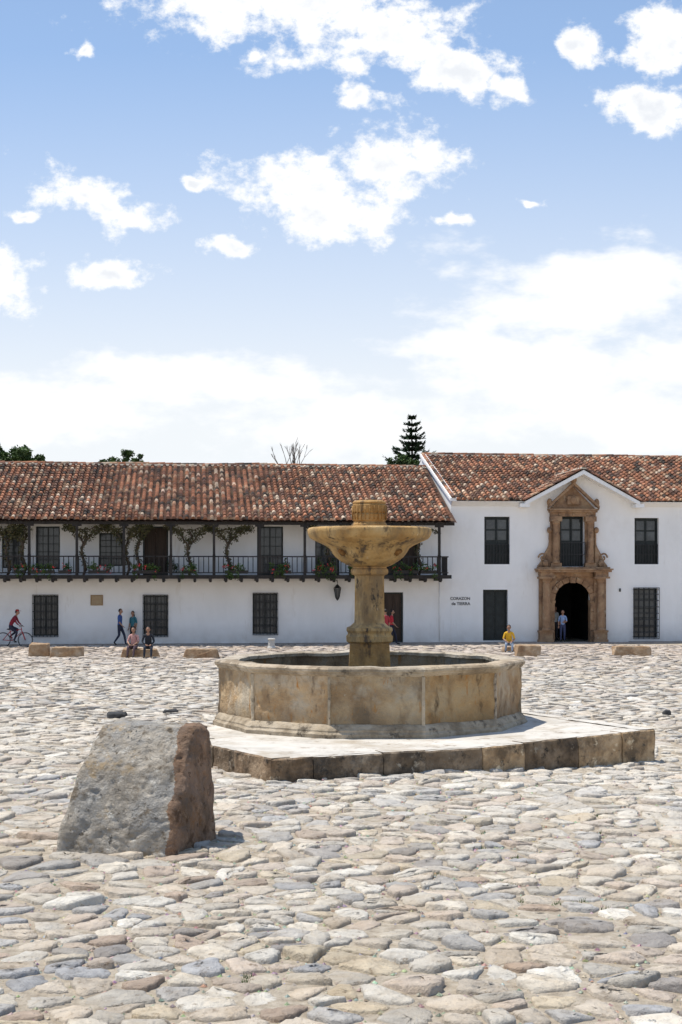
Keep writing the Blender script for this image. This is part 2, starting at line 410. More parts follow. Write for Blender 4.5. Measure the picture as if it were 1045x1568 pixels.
def pring(Rc,z,m=10,jit=0.0):
    out=[]
    for k in range(NS):
        a=PH+2*math.pi*k/NS; c=PH+2*math.pi*(k+1)/NS
        for q in range(m):
            t=q/m; x=Rc*((1-t)*math.cos(a)+t*math.cos(c)); y=Rc*((1-t)*math.sin(a)+t*math.sin(c))
            if jit:
                d=jit*noise.fractal(Vector((x*2.2,y*2.2,z*2.5)),1,2,4); l=math.hypot(x,y); x+=x/l*d; y+=y/l*d
            out.append((x,y,z+(jit*.7*noise.fractal(Vector((x*1.8,y*1.8,9)),1,2,3) if jit else 0)))
    return out
def ploft(b,prof,m=10,jit=0,colf=None,smooth=False):
    rings=[pring(r,z,m,jit) for r,z in prof]; nn=NS*m
    for k in range(nn):
        col=colf(k//m) if colf else (1,1,1)
        vs=[];
        for rg in rings: vs+= [rg[k],rg[(k+1)%nn]]
        fs=[(2*i,2*i+1,2*i+3,2*i+2) for i in range(len(rings)-1)]
        b.add(vs,fs,0,smooth,col)
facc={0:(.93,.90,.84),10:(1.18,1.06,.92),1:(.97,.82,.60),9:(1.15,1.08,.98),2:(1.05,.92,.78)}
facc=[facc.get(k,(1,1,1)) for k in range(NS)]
b=MB()
RB=3.03
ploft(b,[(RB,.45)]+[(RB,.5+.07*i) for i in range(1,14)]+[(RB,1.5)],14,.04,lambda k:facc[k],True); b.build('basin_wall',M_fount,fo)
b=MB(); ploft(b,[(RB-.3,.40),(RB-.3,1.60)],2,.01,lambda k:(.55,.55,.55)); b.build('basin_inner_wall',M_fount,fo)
b=MB(); ploft(b,[(RB-.34,1.58),(RB-.35,1.645),(RB-.30,1.665),(RB-.1,1.672),(RB+.06,1.664),(RB+.10,1.63),(RB+.095,1.585),(RB+.06,1.56),(RB+.055,1.535),(RB+.02,1.51),(RB-.02,1.48)],14,.028,
      lambda k:tuple(.5+.5*q for q in facc[k]),False); b.build('basin_coping',M_rim,fo)
b=MB(); ploft(b,[(RB+.14,.34),(RB+.15,.45),(RB+.11,.49),(RB+.11,.52),(RB+.05,.59),(RB+.015,.62),(RB-.02,.63)],14,.024,lambda k:(.95,.91,.85),False); b.build('basin_plinth',M_rim,fo)
b=MB()
for k in range(NS):
    a=PH+2*math.pi*k/NS
    v=Vector((math.cos(a),math.sin(a)));p=Vector((math.cos(a-2*math.pi/NS),math.sin(a-2*math.pi/NS)));q=Vector((math.cos(a+2*math.pi/NS),math.sin(a+2*math.pi/NS)))
    w1,w2=R(.03,.08),R(.02,.09)
    Ro=RB+.025
    pts=[v*Ro+(p-v)*w1*.9,v*Ro,v*Ro+(q-v)*w2*.9]; ipts=[w*((w.length-.12)/w.length) for w in pts]
    c=random.choice([(.95,.9,.85),(.85,.8,.74),(1.05,1.0,.92)])
    H=12; vs=[]
    for h in range(H+1):
        z=.60+(1.49-.60)*h/H
        for w in [ipts[0]]+pts+[ipts[2]]:
            l=1+.008*noise.fractal(Vector((w.x*4,w.y*4,z*5)),1,2,3); vs.append((w.x*l,w.y*l,z))
    fs=[(h*5+s,h*5+s+1,(h+1)*5+s+1,(h+1)*5+s) for h in range(H) for s in range(4)]
    b.add(vs,fs,0,False,c)
b.build('basin_pilasters',M_rim,fo)
b=MB(); b.add([(2.72*math.cos(2*math.pi*i/33),2.72*math.sin(2*math.pi*i/33),.95) for i in range(33)],[tuple(range(33))]); b.build('basin_water',M_water,fo)
S=75.6
def zc(py): return CH-(py-HZ)/S
b=MB()
def P2(lst): return [(r/S,zc(py)) for py,r in lst]
sq=math.sqrt(2)
b.lathe(P2([(1060,33*sq),(1012,31*sq),(990,30*sq),(984,29.5*sq)]),4,ph=math.pi/4,col=(.8,.72,.62))
b.lathe(P2([(984,34),(981.5,38),(974,38.5),(971.5,36),(969,35.5),(965,38),(961,37.5),(959,32),(955,27),(953,25)]),8,ph=math.pi/8,col=(1.08,1.08,1.04))
b.lathe(P2([(954,25),(930,24.4),(905,24.2),(882,24.2),(881,25)]),8,ph=math.pi/8)
b.lathe(P2([(881,25),(879.5,29.5),(876,31),(872,30.5),(870,28),(867,28)]),8,ph=math.pi/8,col=(1.1,1.05,1))
b.lathe(P2([(868,27),(865,35),(860,44),(853,52),(846,57.5),(840,61),(837,65),(833,73),(829,82),(825.5,89),(823.5,92),(819,94),(815,95),(811,95),(809,93.5),(808,90),(810,84),(816,70),(818,20)]),
        44,smooth=True,jit=.010,col=(1.0,.98,.92))
b.lathe(P2([(820,28),(806,28),(803,27),(801,25.5)]),24,smooth=False,jit=.005,col=(.85,.8,.7))
b.lathe(P2([(801,25.5),(799,24),(797,25.5),(792,26),(788,26),(786,24.6),(784,26),(778,26.3),(774,26.5),(772,25),(770,26),(768,24),(766.5,20),(766,12)]),24,smooth=False,jit=.008,col=(.80,.73,.62))
for k in range(24):
    a=2*math.pi*k/24; b.tube([(26/S*math.cos(a),26/S*math.sin(a),zc(796)),(26.3/S*math.cos(a),26.3/S*math.sin(a),zc(775))],.012,5,col=(.7,.62,.5))
for k in range(4):
    a=math.pi/4+math.pi/2*k; r=62/S
    b.tube([(r*.9*math.cos(a),r*.9*math.sin(a),zc(848)),(r*1.06*math.cos(a),r*1.06*math.sin(a),zc(844))],[.06,.04],8,col=(.6,.45,.3))
b.build('column_and_bowl',M_col,fo)

# ------------------------------------------------------------------ buildings
def quad(b,p,mat=0,col=(1,1,1)): b.add(p,[(0,1,2,3)],mat,False,col)
def wall(b,u0,u1,z0,z1,ops,rev=.32,v=0):
    us=sorted(set([u0,u1]+[o[0] for o in ops]+[o[1] for o in ops])); zs=sorted(set([z0,z1]+[o[2] for o in ops]+[o[3] for o in ops]))
    us=[x for x in us if u0<=x<=u1]; zs=[z for z in zs if z0<=z<=z1]
    for i in range(len(us)-1):
        for j in range(len(zs)-1):
            mu,mz=(us[i]+us[i+1])/2,(zs[j]+zs[j+1])/2
            if any(o[0]<mu<o[1] and o[2]<mz<o[3] for o in ops): continue
            quad(b,[(us[i],v,zs[j]),(us[i+1],v,zs[j]),(us[i+1],v,zs[j+1]),(us[i],v,zs[j+1])])
    for a,c,d,e in ops:
        quad(b,[(a,v,d),(a,v,e),(a,v+rev,e),(a,v+rev,d)]); quad(b,[(c,v,d),(c,v+rev,d),(c,v+rev,e),(c,v,e)])
        quad(b,[(a,v,e),(c,v,e),(c,v+rev,e),(a,v+rev,e)]); quad(b,[(a,v,d),(a,v+rev,d),(c,v+rev,d),(c,v,d)])
def tilecol():
    r=R(0,1)
    if r<.32: c=(.36,.165,.092)
    elif r<.54: c=(.26,.125,.078)
    elif r<.72: c=(.145,.082,.058)
    elif r<.84: c=(.41,.26,.165)
    elif r<.93: c=(.52,.415,.31)
    else: c=(.07,.055,.045)
    k=R(.75,1.15); return tuple(x*k for x in c)
def roof(b,O,A,D,W,L,pitch=.30,mask=None,base=True):
    O=Vector(O);A=Vector(A).normalized();D=Vector(D).normalized();N=A.cross(D)
    if N.z<0:N=-N
    nc=int(W/pitch); tl=.42; nr=int(L/tl)+1
    for i in range(nc):
        u=(i+.5)*pitch; wob=R(-.018,.018)
        for j in range(nr):
            s0=j*tl-.05+R(-.03,.03); s1=min(s0+tl+.07,L+R(.0,.1))
            pc=O+A*u+D*((s0+s1)/2)
            if mask and not mask(pc): continue
            big=noise.noise(pc*.35)*.8+noise.noise(pc*1.1)*.5
            c=tilecol(); k=1+.5*big; c=tuple(x*k for x in c)
            sag=.05*noise.noise(Vector((u*.4,j*.2,1)))
            vs=[]
            tw=R(-.015,.015)
            for e,(s,r,lift) in enumerate(((s0,.078,.0),(s1,.102,.04))):
                for q in range(6):
                    t=math.pi*q/5
                    p=O+A*(u+wob+tw*e-r*math.cos(t))+D*s+N*(lift+sag+r*1.1*math.sin(t)-.01); vs.append(p)
            fs=[(q,q+1,q+7,q+6) for q in range(5)]; fs.append(tuple(range(6,12)))
            b.add(vs,fs,0,False,c)
            cc=tuple(x*.35 for x in tilecol()); p0=O+A*(u+pitch/2); 
            hw=pitch*.30
            vs=[p0-A*hw+D*s0+N*(.0+sag),p0+D*s0+N*(-.025+sag),p0+A*hw+D*s0+N*(.0+sag),p0-A*hw+D*s1+N*(.02+sag),p0+D*s1+N*(-.005+sag),p0+A*hw+D*s1+N*(.02+sag)]
            b.add(vs,[(0,1,4,3),(1,2,5,4)],0,False,cc)
    if base:
        p=[O-N*.09,O+A*W-N*.09,O+A*W+D*L-N*.09,O+D*L-N*.09]; b.add(p,[(0,1,2,3)],1)
def ridge(b,p0,p1,mort=True,r=.12):
    p0=Vector(p0);p1=Vector(p1); L=(p1-p0).length; d=(p1-p0)/L; s=0
    side=d.cross(Vector((0,0,1))).normalized(); up=side.cross(d)
    if up.z<0: up=-up
    while s<L:
        e=min(s+.48,L); vs=[]; dz=R(-.012,.012)
        for ss,rr in ((s,r*.85),(e,r)):
            sg=.05*noise.noise(Vector(((s+p0.x)*.35,3,1)))
            for q in range(6):
                t=math.pi*q/5; vs.append(p0+d*ss+side*(rr*math.cos(t))+up*(rr*math.sin(t)+dz+sg))
        b.add(vs,[(q,q+1,q+7,q+6) for q in range(5)]+[tuple(range(6,12)),tuple(range(6))],0,False,tilecol()); s+=.42
    if mort:
        vs=[p0+side*(r*1.25)-up*.08,p0+side*(r*.8)+up*.03,p0-side*(r*.8)+up*.03,p0-side*(r*1.25)-up*.08]
        vs+=[v+d*L for v in vs]; b.add(vs,[(0,1,5,4),(1,2,6,5),(2,3,7,6),(0,3,2,1),(4,5,6,7)],2)

def shutters(b,o,v,style):
    a,c,d,e=o; w=c-a; h=e-d
    f=.07
    b.box(a,a+f,v-.06,v+.02,d,e,0); b.box(c-f,c,v-.06,v+.02,d,e,0); b.box(a+f,c-f,v-.06,v+.02,e-f,e,0); b.box(a+f,c-f,v-.06,v+.02,d,d+f,0)
    x0,x1=a+f,c-f
    if style=='glass':
        b.box(x0,x1,v,v+.03,d+f,e-f,3)
        mid=(x0+x1)/2; b.box(mid-.03,mid+.03,v-.045,v-.002,d+f,e-f,0)
        nz=5
        for k in range(1,nz):
            z=d+f+(h-2*f)*k/nz; b.box(x0,mid-.032,v-.03,v-.002,z-.018,z+.018,0); b.box(mid+.032,x1,v-.03,v-.002,z-.018,z+.018,0)
        for q in ((x0+mid)/2,(x1+mid)/2): b.box(q-.014,q+.014,v-.024,v-.003,d+f,e-f,0)
    else:
        m=2 if style=='door' else 0
        mid=(x0+x1)/2
        for p0,p1 in ((x0+.004,mid-.006),(mid+.006,x1-.004)):
            b.box(p0,p1,v,v+.04,d+f,e-f,m)
            nz=4 if h>1.8 else 3
            for k in range(nz):
                z0=d+f+.06+(h-2*f-.06)*k/nz; z1=z0+(h-2*f-.06)/nz-.08
                b.box(p0+.06,p1-.06,v-.025,v-.001,z0,z1,m if style!='pane' or k<2 else 3); b.box(p0+.1,p1-.1,v-.04,v-.026,z0+.04,z1-.04,m if style!='pane' or k<2 else 3)
def grille(b,o,v,nx=7,nz=5,out=.14):
    a,c,d,e=o; a-=.02;c+=.02;d-=.03;e+=.03
    for k in range(nx+1):
        x=a+(c-a)*k/nx; b.box(x-.014,x+.014,v-out,v-out+.028,d,e,1)
    for k in range(nz+1):
        z=d+(e-d)*k/nz; b.box(a-.01,c+.01,v-out-.012,v-out-.002,z-.018,z+.018,1)
    for x in (a,c):
        for z in (d+.1,e-.1): b.box(x-.012,x+.012,v-out+.03,v-.002,z-.012,z+.012,1)
def op(px0,px1,py0,py1): return (U(px0),U(px1),max(Zf(px0,py1),.02),Zf(px0,py0))
JO=[M_shut,M_iron,M_door,M_glass]

# ---- left house
lh=empty('balcony_house',(0,Y0,0),TH)
uR=U(691); uL=-34.
gwin=[op(51,89,912,974),op(220,257,912,974),op(388,425,909,971)]
gdoor=(U(587),U(618),.05,Zf(600,907))
extra=[(-20.5,-19.3,.4,2.35),(-26,-24.8,.4,2.35),(-31.3,-30.1,.4,2.35)]
fl=3.36
uw=[(U(3),U(37),fl+.35,Zf(20,812)),(U(55),U(92),fl+.3,Zf(70,806)),(U(152),U(188),fl+.45,Zf(160,816)),(U(219),U(258),fl+.02,Zf(240,806)),(U(394),U(434),fl+.02,Zf(410,806)),
    (U(483),U(520),fl+.02,Zf(500,808)),(U(590),U(640),fl+.02,Zf(600,808)),(-20,-18.8,fl+.02,5.7),(-26,-24.8,fl+.02,5.7),(-31,-29.8,fl+.02,5.7)]
b=MB(); wall(b,uL,uR-.004,-.1,6.5,gwin+[gdoor]+extra+uw)
b.add([(uL,0,-.1),(uL,17,-.1),(uL,17,6.2),(uL,7,9.2),(uL,0,6.5)],[(0,1,2,3,4)]); b.add([(uL,17,-.1),(uR,17,-.1),(uR,17,6.2),(uL,17,6.2)],[(0,1,2,3)])
b.build('walls',M_wall,lh)
b=MB()
for o in gwin+extra: shutters(b,o,.26,'glass'); grille(b,o,0)
shutters(b,gdoor,.26,'door')
for i,o in enumerate(uw): shutters(b,o,.26,'glass' if i in(0,1,2,4,5) else 'door')
b.build('windows_and_doors',JO,lh)
ve=-1.75; ze=6.0; vr=7.0
zr=9.28; rise=(zr-ze)/(vr-ve); uRr=U(697,ve)
Ls=math.hypot(vr-ve,zr-ze)
b=MB(); uE=uR-.05
roof(b,(uL-.4,vr,zr),(1,0,0),(0,ve-vr,ze-zr),uE-uL+.4,Ls)
roof(b,(uE,-.35,ze+(-.35-ve)*rise),(1,0,0),(0,ve-vr,ze-zr),uRr-uE+.1,(-.35-ve)/math.cos(math.atan(rise)))
ridge(b,(uL-.4,vr,zr+.04),(uE,vr,zr+.0))
b.add([(uL-.4,vr,zr-.05),(uE,vr,zr-.05),(uE,17.6,5.8),(uL-.4,17.6,5.8)],[(0,1,2,3)],1)
b.build('tile_roof',[M_tile,M_under,M_mortar],lh)
b=MB()
u=uL
while u<uRr:
    v0,v1=ve+.08,-.003
    z0=ze+(v0-ve)*rise-.10; z1=ze+(v1-ve)*rise-.10
    vs=[(u-.05,v0,z0-.12),(u+.05,v0,z0-.12),(u+.05,v0,z0),(u-.05,v0,z0),(u-.05,v1,z1-.12),(u+.05,v1,z1-.12),(u+.05,v1,z1),(u-.05,v1,z1)]
    b.add(vs,[(0,1,2,3),(7,6,5,4),(0,4,5,1),(1,5,6,2),(2,6,7,3),(3,7,4,0)]); u+=.52
b.box(uL,U(696,-1.5),-1.56,-1.42,ze-.22,ze-.08,0)
pu=[U(p,-1.49) for p in (-235,-165,-95,-25,45,118,190,262,328,398,467,537,605,673)]
for x in pu:
    b.box(x-.06,x+.06,-1.55,-1.43,fl,ze-.222,0); b.box(x-.22,x+.22,-1.54,-1.44,ze-.31,ze-.223,0)
b.build('roof_timbers',M_wood,lh)
b=MB()
uB=U(690,-1.5)
b.box(uL,uB,-1.6,-.003,fl-.09,fl,0); b.box(uL,uB+.03,-1.66,-1.602,fl-.16,fl+.02,0)
u=uL+.2
while u<uB:
    b.box(u-.065,u+.065,-1.72,-.004,fl-.27,fl-.092,0); b.prism([(u-.065,fl-.27),(u+.065,fl-.27),(u+.05,fl-.33),(u-.05,fl-.33)],-1.6,-1.4,0); u+=.74
zt=fl+.93
b.box(uL,uB-.1,-1.56,-1.44,zt-.06,zt,0); b.box(uL,uB-.1,-1.53,-1.47,fl+.1,fl+.15,0)
u=uL
while u<uB-.1:
    b.box(u-.020,u+.020,-1.52,-1.48,fl+.152,zt-.062,0)
    u+=.235
for x in pu: b.box(x-.07,x+.07,-1.56,-1.42,fl+.001,zt+.06,0)
b.box(uB-.16,uB-.1,-1.438,-.01,zt-.06,zt,0)
for k in range(7): b.box(uB-.145,uB-.11,-1.3+.2*k,-1.27+.2*k,fl,zt-.062,0)
b.build('balcony',M_wood,lh)
b=MB(); u0,u1=U(139),U(158); b.box(u0,u1,-.04,-.003,Zf(148,927),Zf(148,911),0); b.box(u0+.05,u1-.05,-.05,-.041,Zf(148,926),Zf(148,912),1)
b.build('wall_plaque',[mk_mat('plaque_frame',[(.3,(.25,.16,.08)),(.7,(.35,.24,.13))]),mk_mat('plaque_face',[(.3,(.35,.25,.15)),(.7,(.42,.32,.2))],scale=12)],lh)
ln=empty('wall_lantern',(0,Y0,0),TH); b=MB(); u=U(517,-.4); z=Zf(517,907,-.4)
b.tube([(u,0,z+.55),(u,-.2,z+.62),(u,-.4,z+.5),(u,-.4,z+.38)],.016,6)
b.lathe([(.02,z+.4),(.06,z+.36),(.17,z+.24),(.19,z+.2)],6,(u,-.4)); b.lathe([(.08,z-.27),(.1,z-.24),(.16,z+.19)],6,(u,-.4),mat=1)
for k in range(6):
    a=2*math.pi*k/6; b.tube([(u+.1*math.cos(a),-.4+.1*math.sin(a),z-.25),(u+.17*math.cos(a),-.4+.17*math.sin(a),z+.2)],.014,4)
b.lathe([(.02,z-.4),(.09,z-.3),(.1,z-.25)],6,(u,-.4)); b.build('lamp',[M_iron,M_glass],ln)

# ---- right house
rh=empty('corner_house',(0,Y0,0),TH)
uE2=34.
UC=U(876); K=1/30.55
def pz_(py): return CH+(HZ-py)*(Y0+UC*st)/FPX
ops=[op(742,781,791,864),op(972,1009,793,864),op(740,778,903,981),op(970,1008,901,977),(UC-.95,UC+.95,-.1,3.2),(UC-.62,UC+.62,3.82,pz_(790)),
     (20.2,21.5,3.9,6.2),(20.2,21.5,.3,2.7),(27,28.3,3.9,6.2),(27,28.3,.3,2.7)]
zE=7.05
b=MB(); wall(b,uR,uE2,-.1,zE,ops)
gL,gR,gP=U(806),U(968),U(888); zg=Zf(888,722)
b.add([(gL,0,zE),(gR,0,zE),(gP,0,zg)],[(0,1,2)])
vR=9.0; zR=Zf(650,698,vR); sl=(zR-zE)/(vR+.45)
b.add([(uR,0,-.1),(uR,18,-.1),(uR,18,zE),(uR,vR,zR-.12),(uR,0,zE+.07)],[(0,1,2,3,4)]); b.add([(uE2,0,-.1),(uE2,18,-.1),(uE2,18,zE),(uE2,vR,zR-.12),(uE2,0,zE+.07)],[(0,1,2,3,4)])
b.add([(uR,18,-.1),(uE2,18,-.1),(uE2,18,zE),(uR,18,zE)],[(0,1,2,3)])
for a,c in ((uR,gL+.05),(gR-.05,uE2)):
    b.add([(a,-.001,zE-.25),(c,-.001,zE-.25),(c,-.4,zE-.04),(a,-.4,zE-.04)],[(0,1,2,3)])
    b.box(a,c,-.42,-.0,zE-.038,zE-.01)
vs=[(uR-.12,-.45,zE-.02),(uR+.2,-.45,zE-.02),(uR+.2,-.45,zE+.13),(uR-.12,-.45,zE+.13),(uR-.12,vR,zR-.05),(uR+.2,vR,zR-.05),(uR+.2,vR,zR+.12),(uR-.12,vR,zR+.12)]
b.add(vs,[(0,1,2,3),(7,6,5,4),(0,4,5,1),(1,5,6,2),(2,6,7,3),(3,7,4,0)])
b.build('walls',M_wall,rh)
b=MB()
for i in (0,1,6,8): shutters(b,ops[i],.26,'pane')
shutters(b,ops[2],.26,'shut')
for i in (3,7,9): shutters(b,ops[i],.26,'glass'); grille(b,ops[i],0,5,8)
shutters(b,ops[5],.26,'pane')
o=ops[5]
grille(b,(o[0]+.02,o[1]-.02,o[2]+.03,o[2]+1.15),-.1,9,2)
for i in (0,1):
    o=ops[i]; grille(b,(o[0]+.04,o[1]-.04,o[2]+.06,o[2]+.95),.17,8,2,.05)
b.build('windows_and_doors',JO,rh)
b=MB()
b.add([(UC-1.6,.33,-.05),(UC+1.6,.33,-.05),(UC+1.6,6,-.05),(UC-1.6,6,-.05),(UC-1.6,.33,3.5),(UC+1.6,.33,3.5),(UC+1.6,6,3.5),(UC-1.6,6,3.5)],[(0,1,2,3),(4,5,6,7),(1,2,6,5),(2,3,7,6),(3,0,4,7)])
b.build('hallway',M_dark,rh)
b=MB()
zg2=zg+.1; gz0=zE+.02; hw1=gP-gL+.25; hw2=gR-gP+.25
s1=(zg2-gz0)/hw1; s2=(zg2-gz0)/hw2
def roofz(v): return zE+.03+(v+.45)*sl
def mainmask(p): 
    if p.x<gP: gzv=zg2-(gP-p.x)*s1
    else: gzv=zg2-(p.x-gP)*s2
    return not (p.y<5.5 and gzv>p.z+.05 and abs(p.x-gP)<3.4)
roof(b,(uR+.12,vR,zR+.03),(1,0,0),(0,-(vR+.45),-(zR-zE)),uE2-uR,math.hypot(vR+.45,zR-zE),mask=mainmask,base=False)
vv=(zg2-zE)/sl
N_=[( uR,gP-hw1+.0),(gP+hw2,uE2)]
for a,c in N_: b.add([(a,vR,zR-.05),(c,vR,zR-.05),(c,-.45,zE-.005),(a,-.45,zE-.005)],[(0,1,2,3)],1)
b.add([(gP-hw1,vR,zR-.05),(gP+hw2,vR,zR-.05),(gP+hw2,-.3,zE+.0),(gP,vv,zg2-.15),(gP-hw1,-.3,zE+.0)],[(0,1,2,3,4)],1)
ridge(b,(uR,vR,zR+.08),(uE2,vR,zR+.02))
b.add([(uR,vR,zR-.05),(uE2,vR,zR-.05),(uE2,18.5,zE-.1),(uR,18.5,zE-.1)],[(0,1,2,3)],1)
ridge(b,(uR+.05,vR,zR+.1),(uR+.05,-.5,zE+.12),mort=False,r=.11)
gm=lambda p: p.z>roofz(p.y)-.15
vf=-.75
roof(b,(gP,vf,zg2),(0,1,0),(-hw1,0,gz0-zg2),6.4,math.hypot(hw1,zg2-gz0),mask=gm,base=False)
roof(b,(gP,vf,zg2),(0,1,0),(hw2,0,gz0-zg2),6.4,math.hypot(hw2,zg2-gz0),mask=gm,base=False)
ridge(b,(gP,vf,zg2+.05),(gP,5.2,zg2+.05))
b.add([(gP,vf,zg2-.06),(gP-hw1,vf,gz0-.06),(gP-hw1,-.2,gz0-.06),(gP,vv,zg2-.06)],[(0,1,2,3)],1)
b.add([(gP,vf,zg2-.06),(gP+hw2,vf,gz0-.06),(gP+hw2,-.2,gz0-.06),(gP,vv,zg2-.06)],[(0,1,2,3)],1)
b.build('tile_roof',[M_tile,M_under,M_mortar],rh)
b=MB()
for sgn,hw,s in ((-1,hw1,s1),(1,hw2,s2)):
    xa=gP; xb=gP+sgn*(hw-.05); t=.19
    p=[(xa,zg2-.07),(xb,zg2-.07-(hw-.05)*s),(xb,zg2-.07-t-(hw-.05)*s),(xa,zg2-.07-t-.02)]
    b.prism(p if sgn<0 else p[::-1],vf+.02,-.002)
    b.box(xb-.22,xb+.22,vf+.05,-.003,zE-.31,zE-.13)
b.build('gable_bargeboard',M_wall,rh)
b=MB()
def bx(a,c,v0,v1,z0,z1,col=(1,1,1)): b.box(UC+a,UC+c,v0,v1,z0,z1,0,col)
spr=2.12; ra=.92
for s in (-1,1):
    lo,hi=sorted((s*1.02,s*1.76)); bx(lo,hi,-.42,-.003,0,.16); bx(lo+.04,hi-.04,-.38,-.004,.16,.52); bx(lo,hi,-.42,-.003,.52,.62)
    bx(lo+.06,hi-.06,-.2,-.004,.62,3.2)
    b.lathe([(.24,.62),(.24,.70),(.2,.74),(.2,.8),(.19,1.9),(.17,3.0),(.2,3.04),(.2,3.1),(.25,3.16),(.25,3.2)],14,(UC+s*1.39,-.36),smooth=False)
    bx(lo-.02,hi+.02,-.62,-.003,3.2,3.3); bx(lo+.04,hi-.04,-.56,-.004,3.3,3.52)
    lo,hi=sorted((s*.64,s*1.12)); bx(lo-.04,hi+.04,-.34,-.004,3.78,3.98); bx(lo,hi,-.14,-.004,3.98,6.2)
    b.lathe([(.2,3.98),(.2,4.05),(.16,4.1),(.15,5.9),(.19,5.96),(.2,6.05)],12,(UC+s*.88,-.24)); bx(lo-.04,hi+.04,-.4,-.004,6.05,6.3)
    pts=[]
    for k in range(11):
        t=k/10; pts.append((s*(1.16+.62*(t**2.2)+.03*math.sin(t*12)),5.55-1.7*t))
    poly=[(UC+s*1.13,5.6)]+[(UC+x,z) for x,z in pts]+[(UC+s*1.78,3.79),(UC+s*1.13,3.79)]
    b.prism(poly if s<0 else poly[::-1],-.2,-.006)
    for k in range(0,15):
        a0=k*.55; r=.24*(1-k/17); 
        p=(UC+s*(1.55+r*math.cos(a0)*.9),-.23,4.25+r*math.sin(a0)); p2=(UC+s*(1.55+.24*(1-(k+1)/17)*math.cos(a0+.55)*.9),-.23,4.25+.24*(1-(k+1)/17)*math.sin(a0+.55))
        b.tube([p,p2],.045,5)
    b.sphere((UC+s*1.2,-.2,5.62),.13,.13,.16); b.sphere((UC+s*1.42,-.3,3.95),.14,.14,.2)
n=18; arc=[(UC-ra*math.cos(math.pi*k/n),spr+ra*math.sin(math.pi*k/n)) for k in range(n+1)]
v0,v1=-.1,-.006
for k in range(n):
    (x0,z0),(x1,z1)=arc[k],arc[k+1]
    b.prism([(x0,z0),(x1,z1),(x1,3.5),(x0,3.5)],v0,v1)
for s in (-1,1):
    lo,hi=sorted((UC+s*ra,UC+s*1.1)); b.box(lo,hi,v0,.3,0,spr,0); b.box(lo,hi,v0,v1,spr,3.5,0)
for k in range(0,n,2):
    a0=math.pi*(k+.1)/n; a1=math.pi*(k+1.9)/n; 
    P=lambda a,r:(UC-r*math.cos(a),spr+r*math.sin(a))
    b.prism([P(a0,ra-.012),P(a1,ra-.012),P(a1,ra+.24),P(a0,ra+.24)],-.17,-.09,0)
for s in (-1,1):
    lo,hi=sorted((s*(ra-.04),s*(ra+.22)))
    bx(lo,hi,-.2,-.101,spr-.14,spr-.012)
    for z in (.16,.62,1.1,1.56): bx(lo+.03,hi-.03,-.16,-.101,z,z+.42)
bx(-.13,.13,-.24,-.17,2.98,3.29)
bx(-1.0,1.0,-.26,-.004,3.3,3.52)
bx(-1.86,1.86,-.66,-.004,3.522,3.62); bx(-1.92,1.92,-.74,-.004,3.622,3.70); bx(-1.8,1.8,-.6,-.004,3.702,3.778)
bx(-1.14,1.14,-.3,-.004,6.302,6.5); bx(-1.2,1.2,-.42,-.004,6.502,6.6); bx(-1.26,1.26,-.5,-.004,6.602,6.68)
b.prism([(UC-1.15,6.682),(UC+1.15,6.682),(UC,7.85)],-.16,-.006)
for s in (-1,1):
    p=[(UC+s*1.3,6.684),(UC+s*1.3,6.82),(UC+s*.0,8.02),(UC+s*.0,7.86)]
    b.prism(p if s>0 else p[::-1],-.46,-.17); 
    b.sphere((UC+s*1.2,-.25,6.98),.14,.14,.22)
b.sphere((UC,-.3,8.12),.17,.15,.2); b.sphere((UC,-.3,8.36),.08,.08,.12)
bx(-.3,.3,-.3,-.165,6.9,7.3); b.sphere((UC,-.3,7.1),.17,.08,.2)
for s in (-1,0,1): b.sphere((UC+s*.7,-.31,6.4),.08,.04,.06)
b.build('stone_portal',M_portal,rh)
def text(s,px,py,size,parent):
    c=bpy.data.curves.new('sign_lettering','FONT'); c.body=s; c.size=size; c.align_x='CENTER'; c.extrude=.006; c.offset=.004
    o=bpy.data.objects.new('sign_lettering',c); scene.collection.objects.link(o); o.parent=parent
    o.location=(U(px),-.012,Zf(px,py)); o.rotation_euler=(math.pi/2,0,0); c.materials.append(M_letter); return o
text('CORAZON',705,918.5,.20,rh); text('de TIERRA',706,926.5,.21,rh)
b=MB(); b.box(U(948),U(951),-.03,-.003,Zf(949,906),Zf(949,901)); b.build('number_tile',M_glass,rh)
b=MB(); b.tube([(U(673),-.03,.1),(U(673),-.03,3.0)],.018,5); b.build('conduit',M_wall,rh)
b=MB(); k=-34
while k<34:
    w=R(.9,1.4); b.box(k+.004,k+w-.004,-1.5,-.01 if not(UC-2<k<UC+1.8) else -.75,-.2,.05+R(-.004,.004),0); k+=w
b.box(UC-1.1,UC+1.1,-.02,.3,-.1,.03)
b.build('sidewalk',M_sidewalk,None,(0,Y0,0),(0,0,TH))

# ------------------------------------------------------------------ foliage
def leaves(b,c,r,n,size,mat=0,shell=.5,dark=.5,droop=0):
    for _ in range(n):
        d=Vector((random.gauss(0,1),random.gauss(0,1),random.gauss(0,1))).normalized()
        q=R(shell,1)**.5
        p=Vector((c[0]+d.x*r[0]*q,c[1]+d.y*r[1]*q,c[2]+d.z*r[2]*q))
        a=Vector((R(-1,1),R(-1,1),R(-1,1))).normalized(); e=a.cross(Vector((R(-1,1),R(-1,1),R(-1,1)))).normalized()
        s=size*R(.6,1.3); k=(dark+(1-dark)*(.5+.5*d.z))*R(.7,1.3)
        b.add([p-a*s,p-e*s*.45,p+a*s,p+e*s*.45],[(0,1,2,3)],mat,False,(k,k*R(.95,1.05),k*R(.8,1.1)))
b=MB()
PX=[(30,.5),(66,1.1),(100,.6),(152,1.0),(222,1.2),(290,.7),(362,1.1),(430,1.0),(497,1.1),(545,.6),(622,1.2),(657,.8),(-40,.9),(-120,1)]
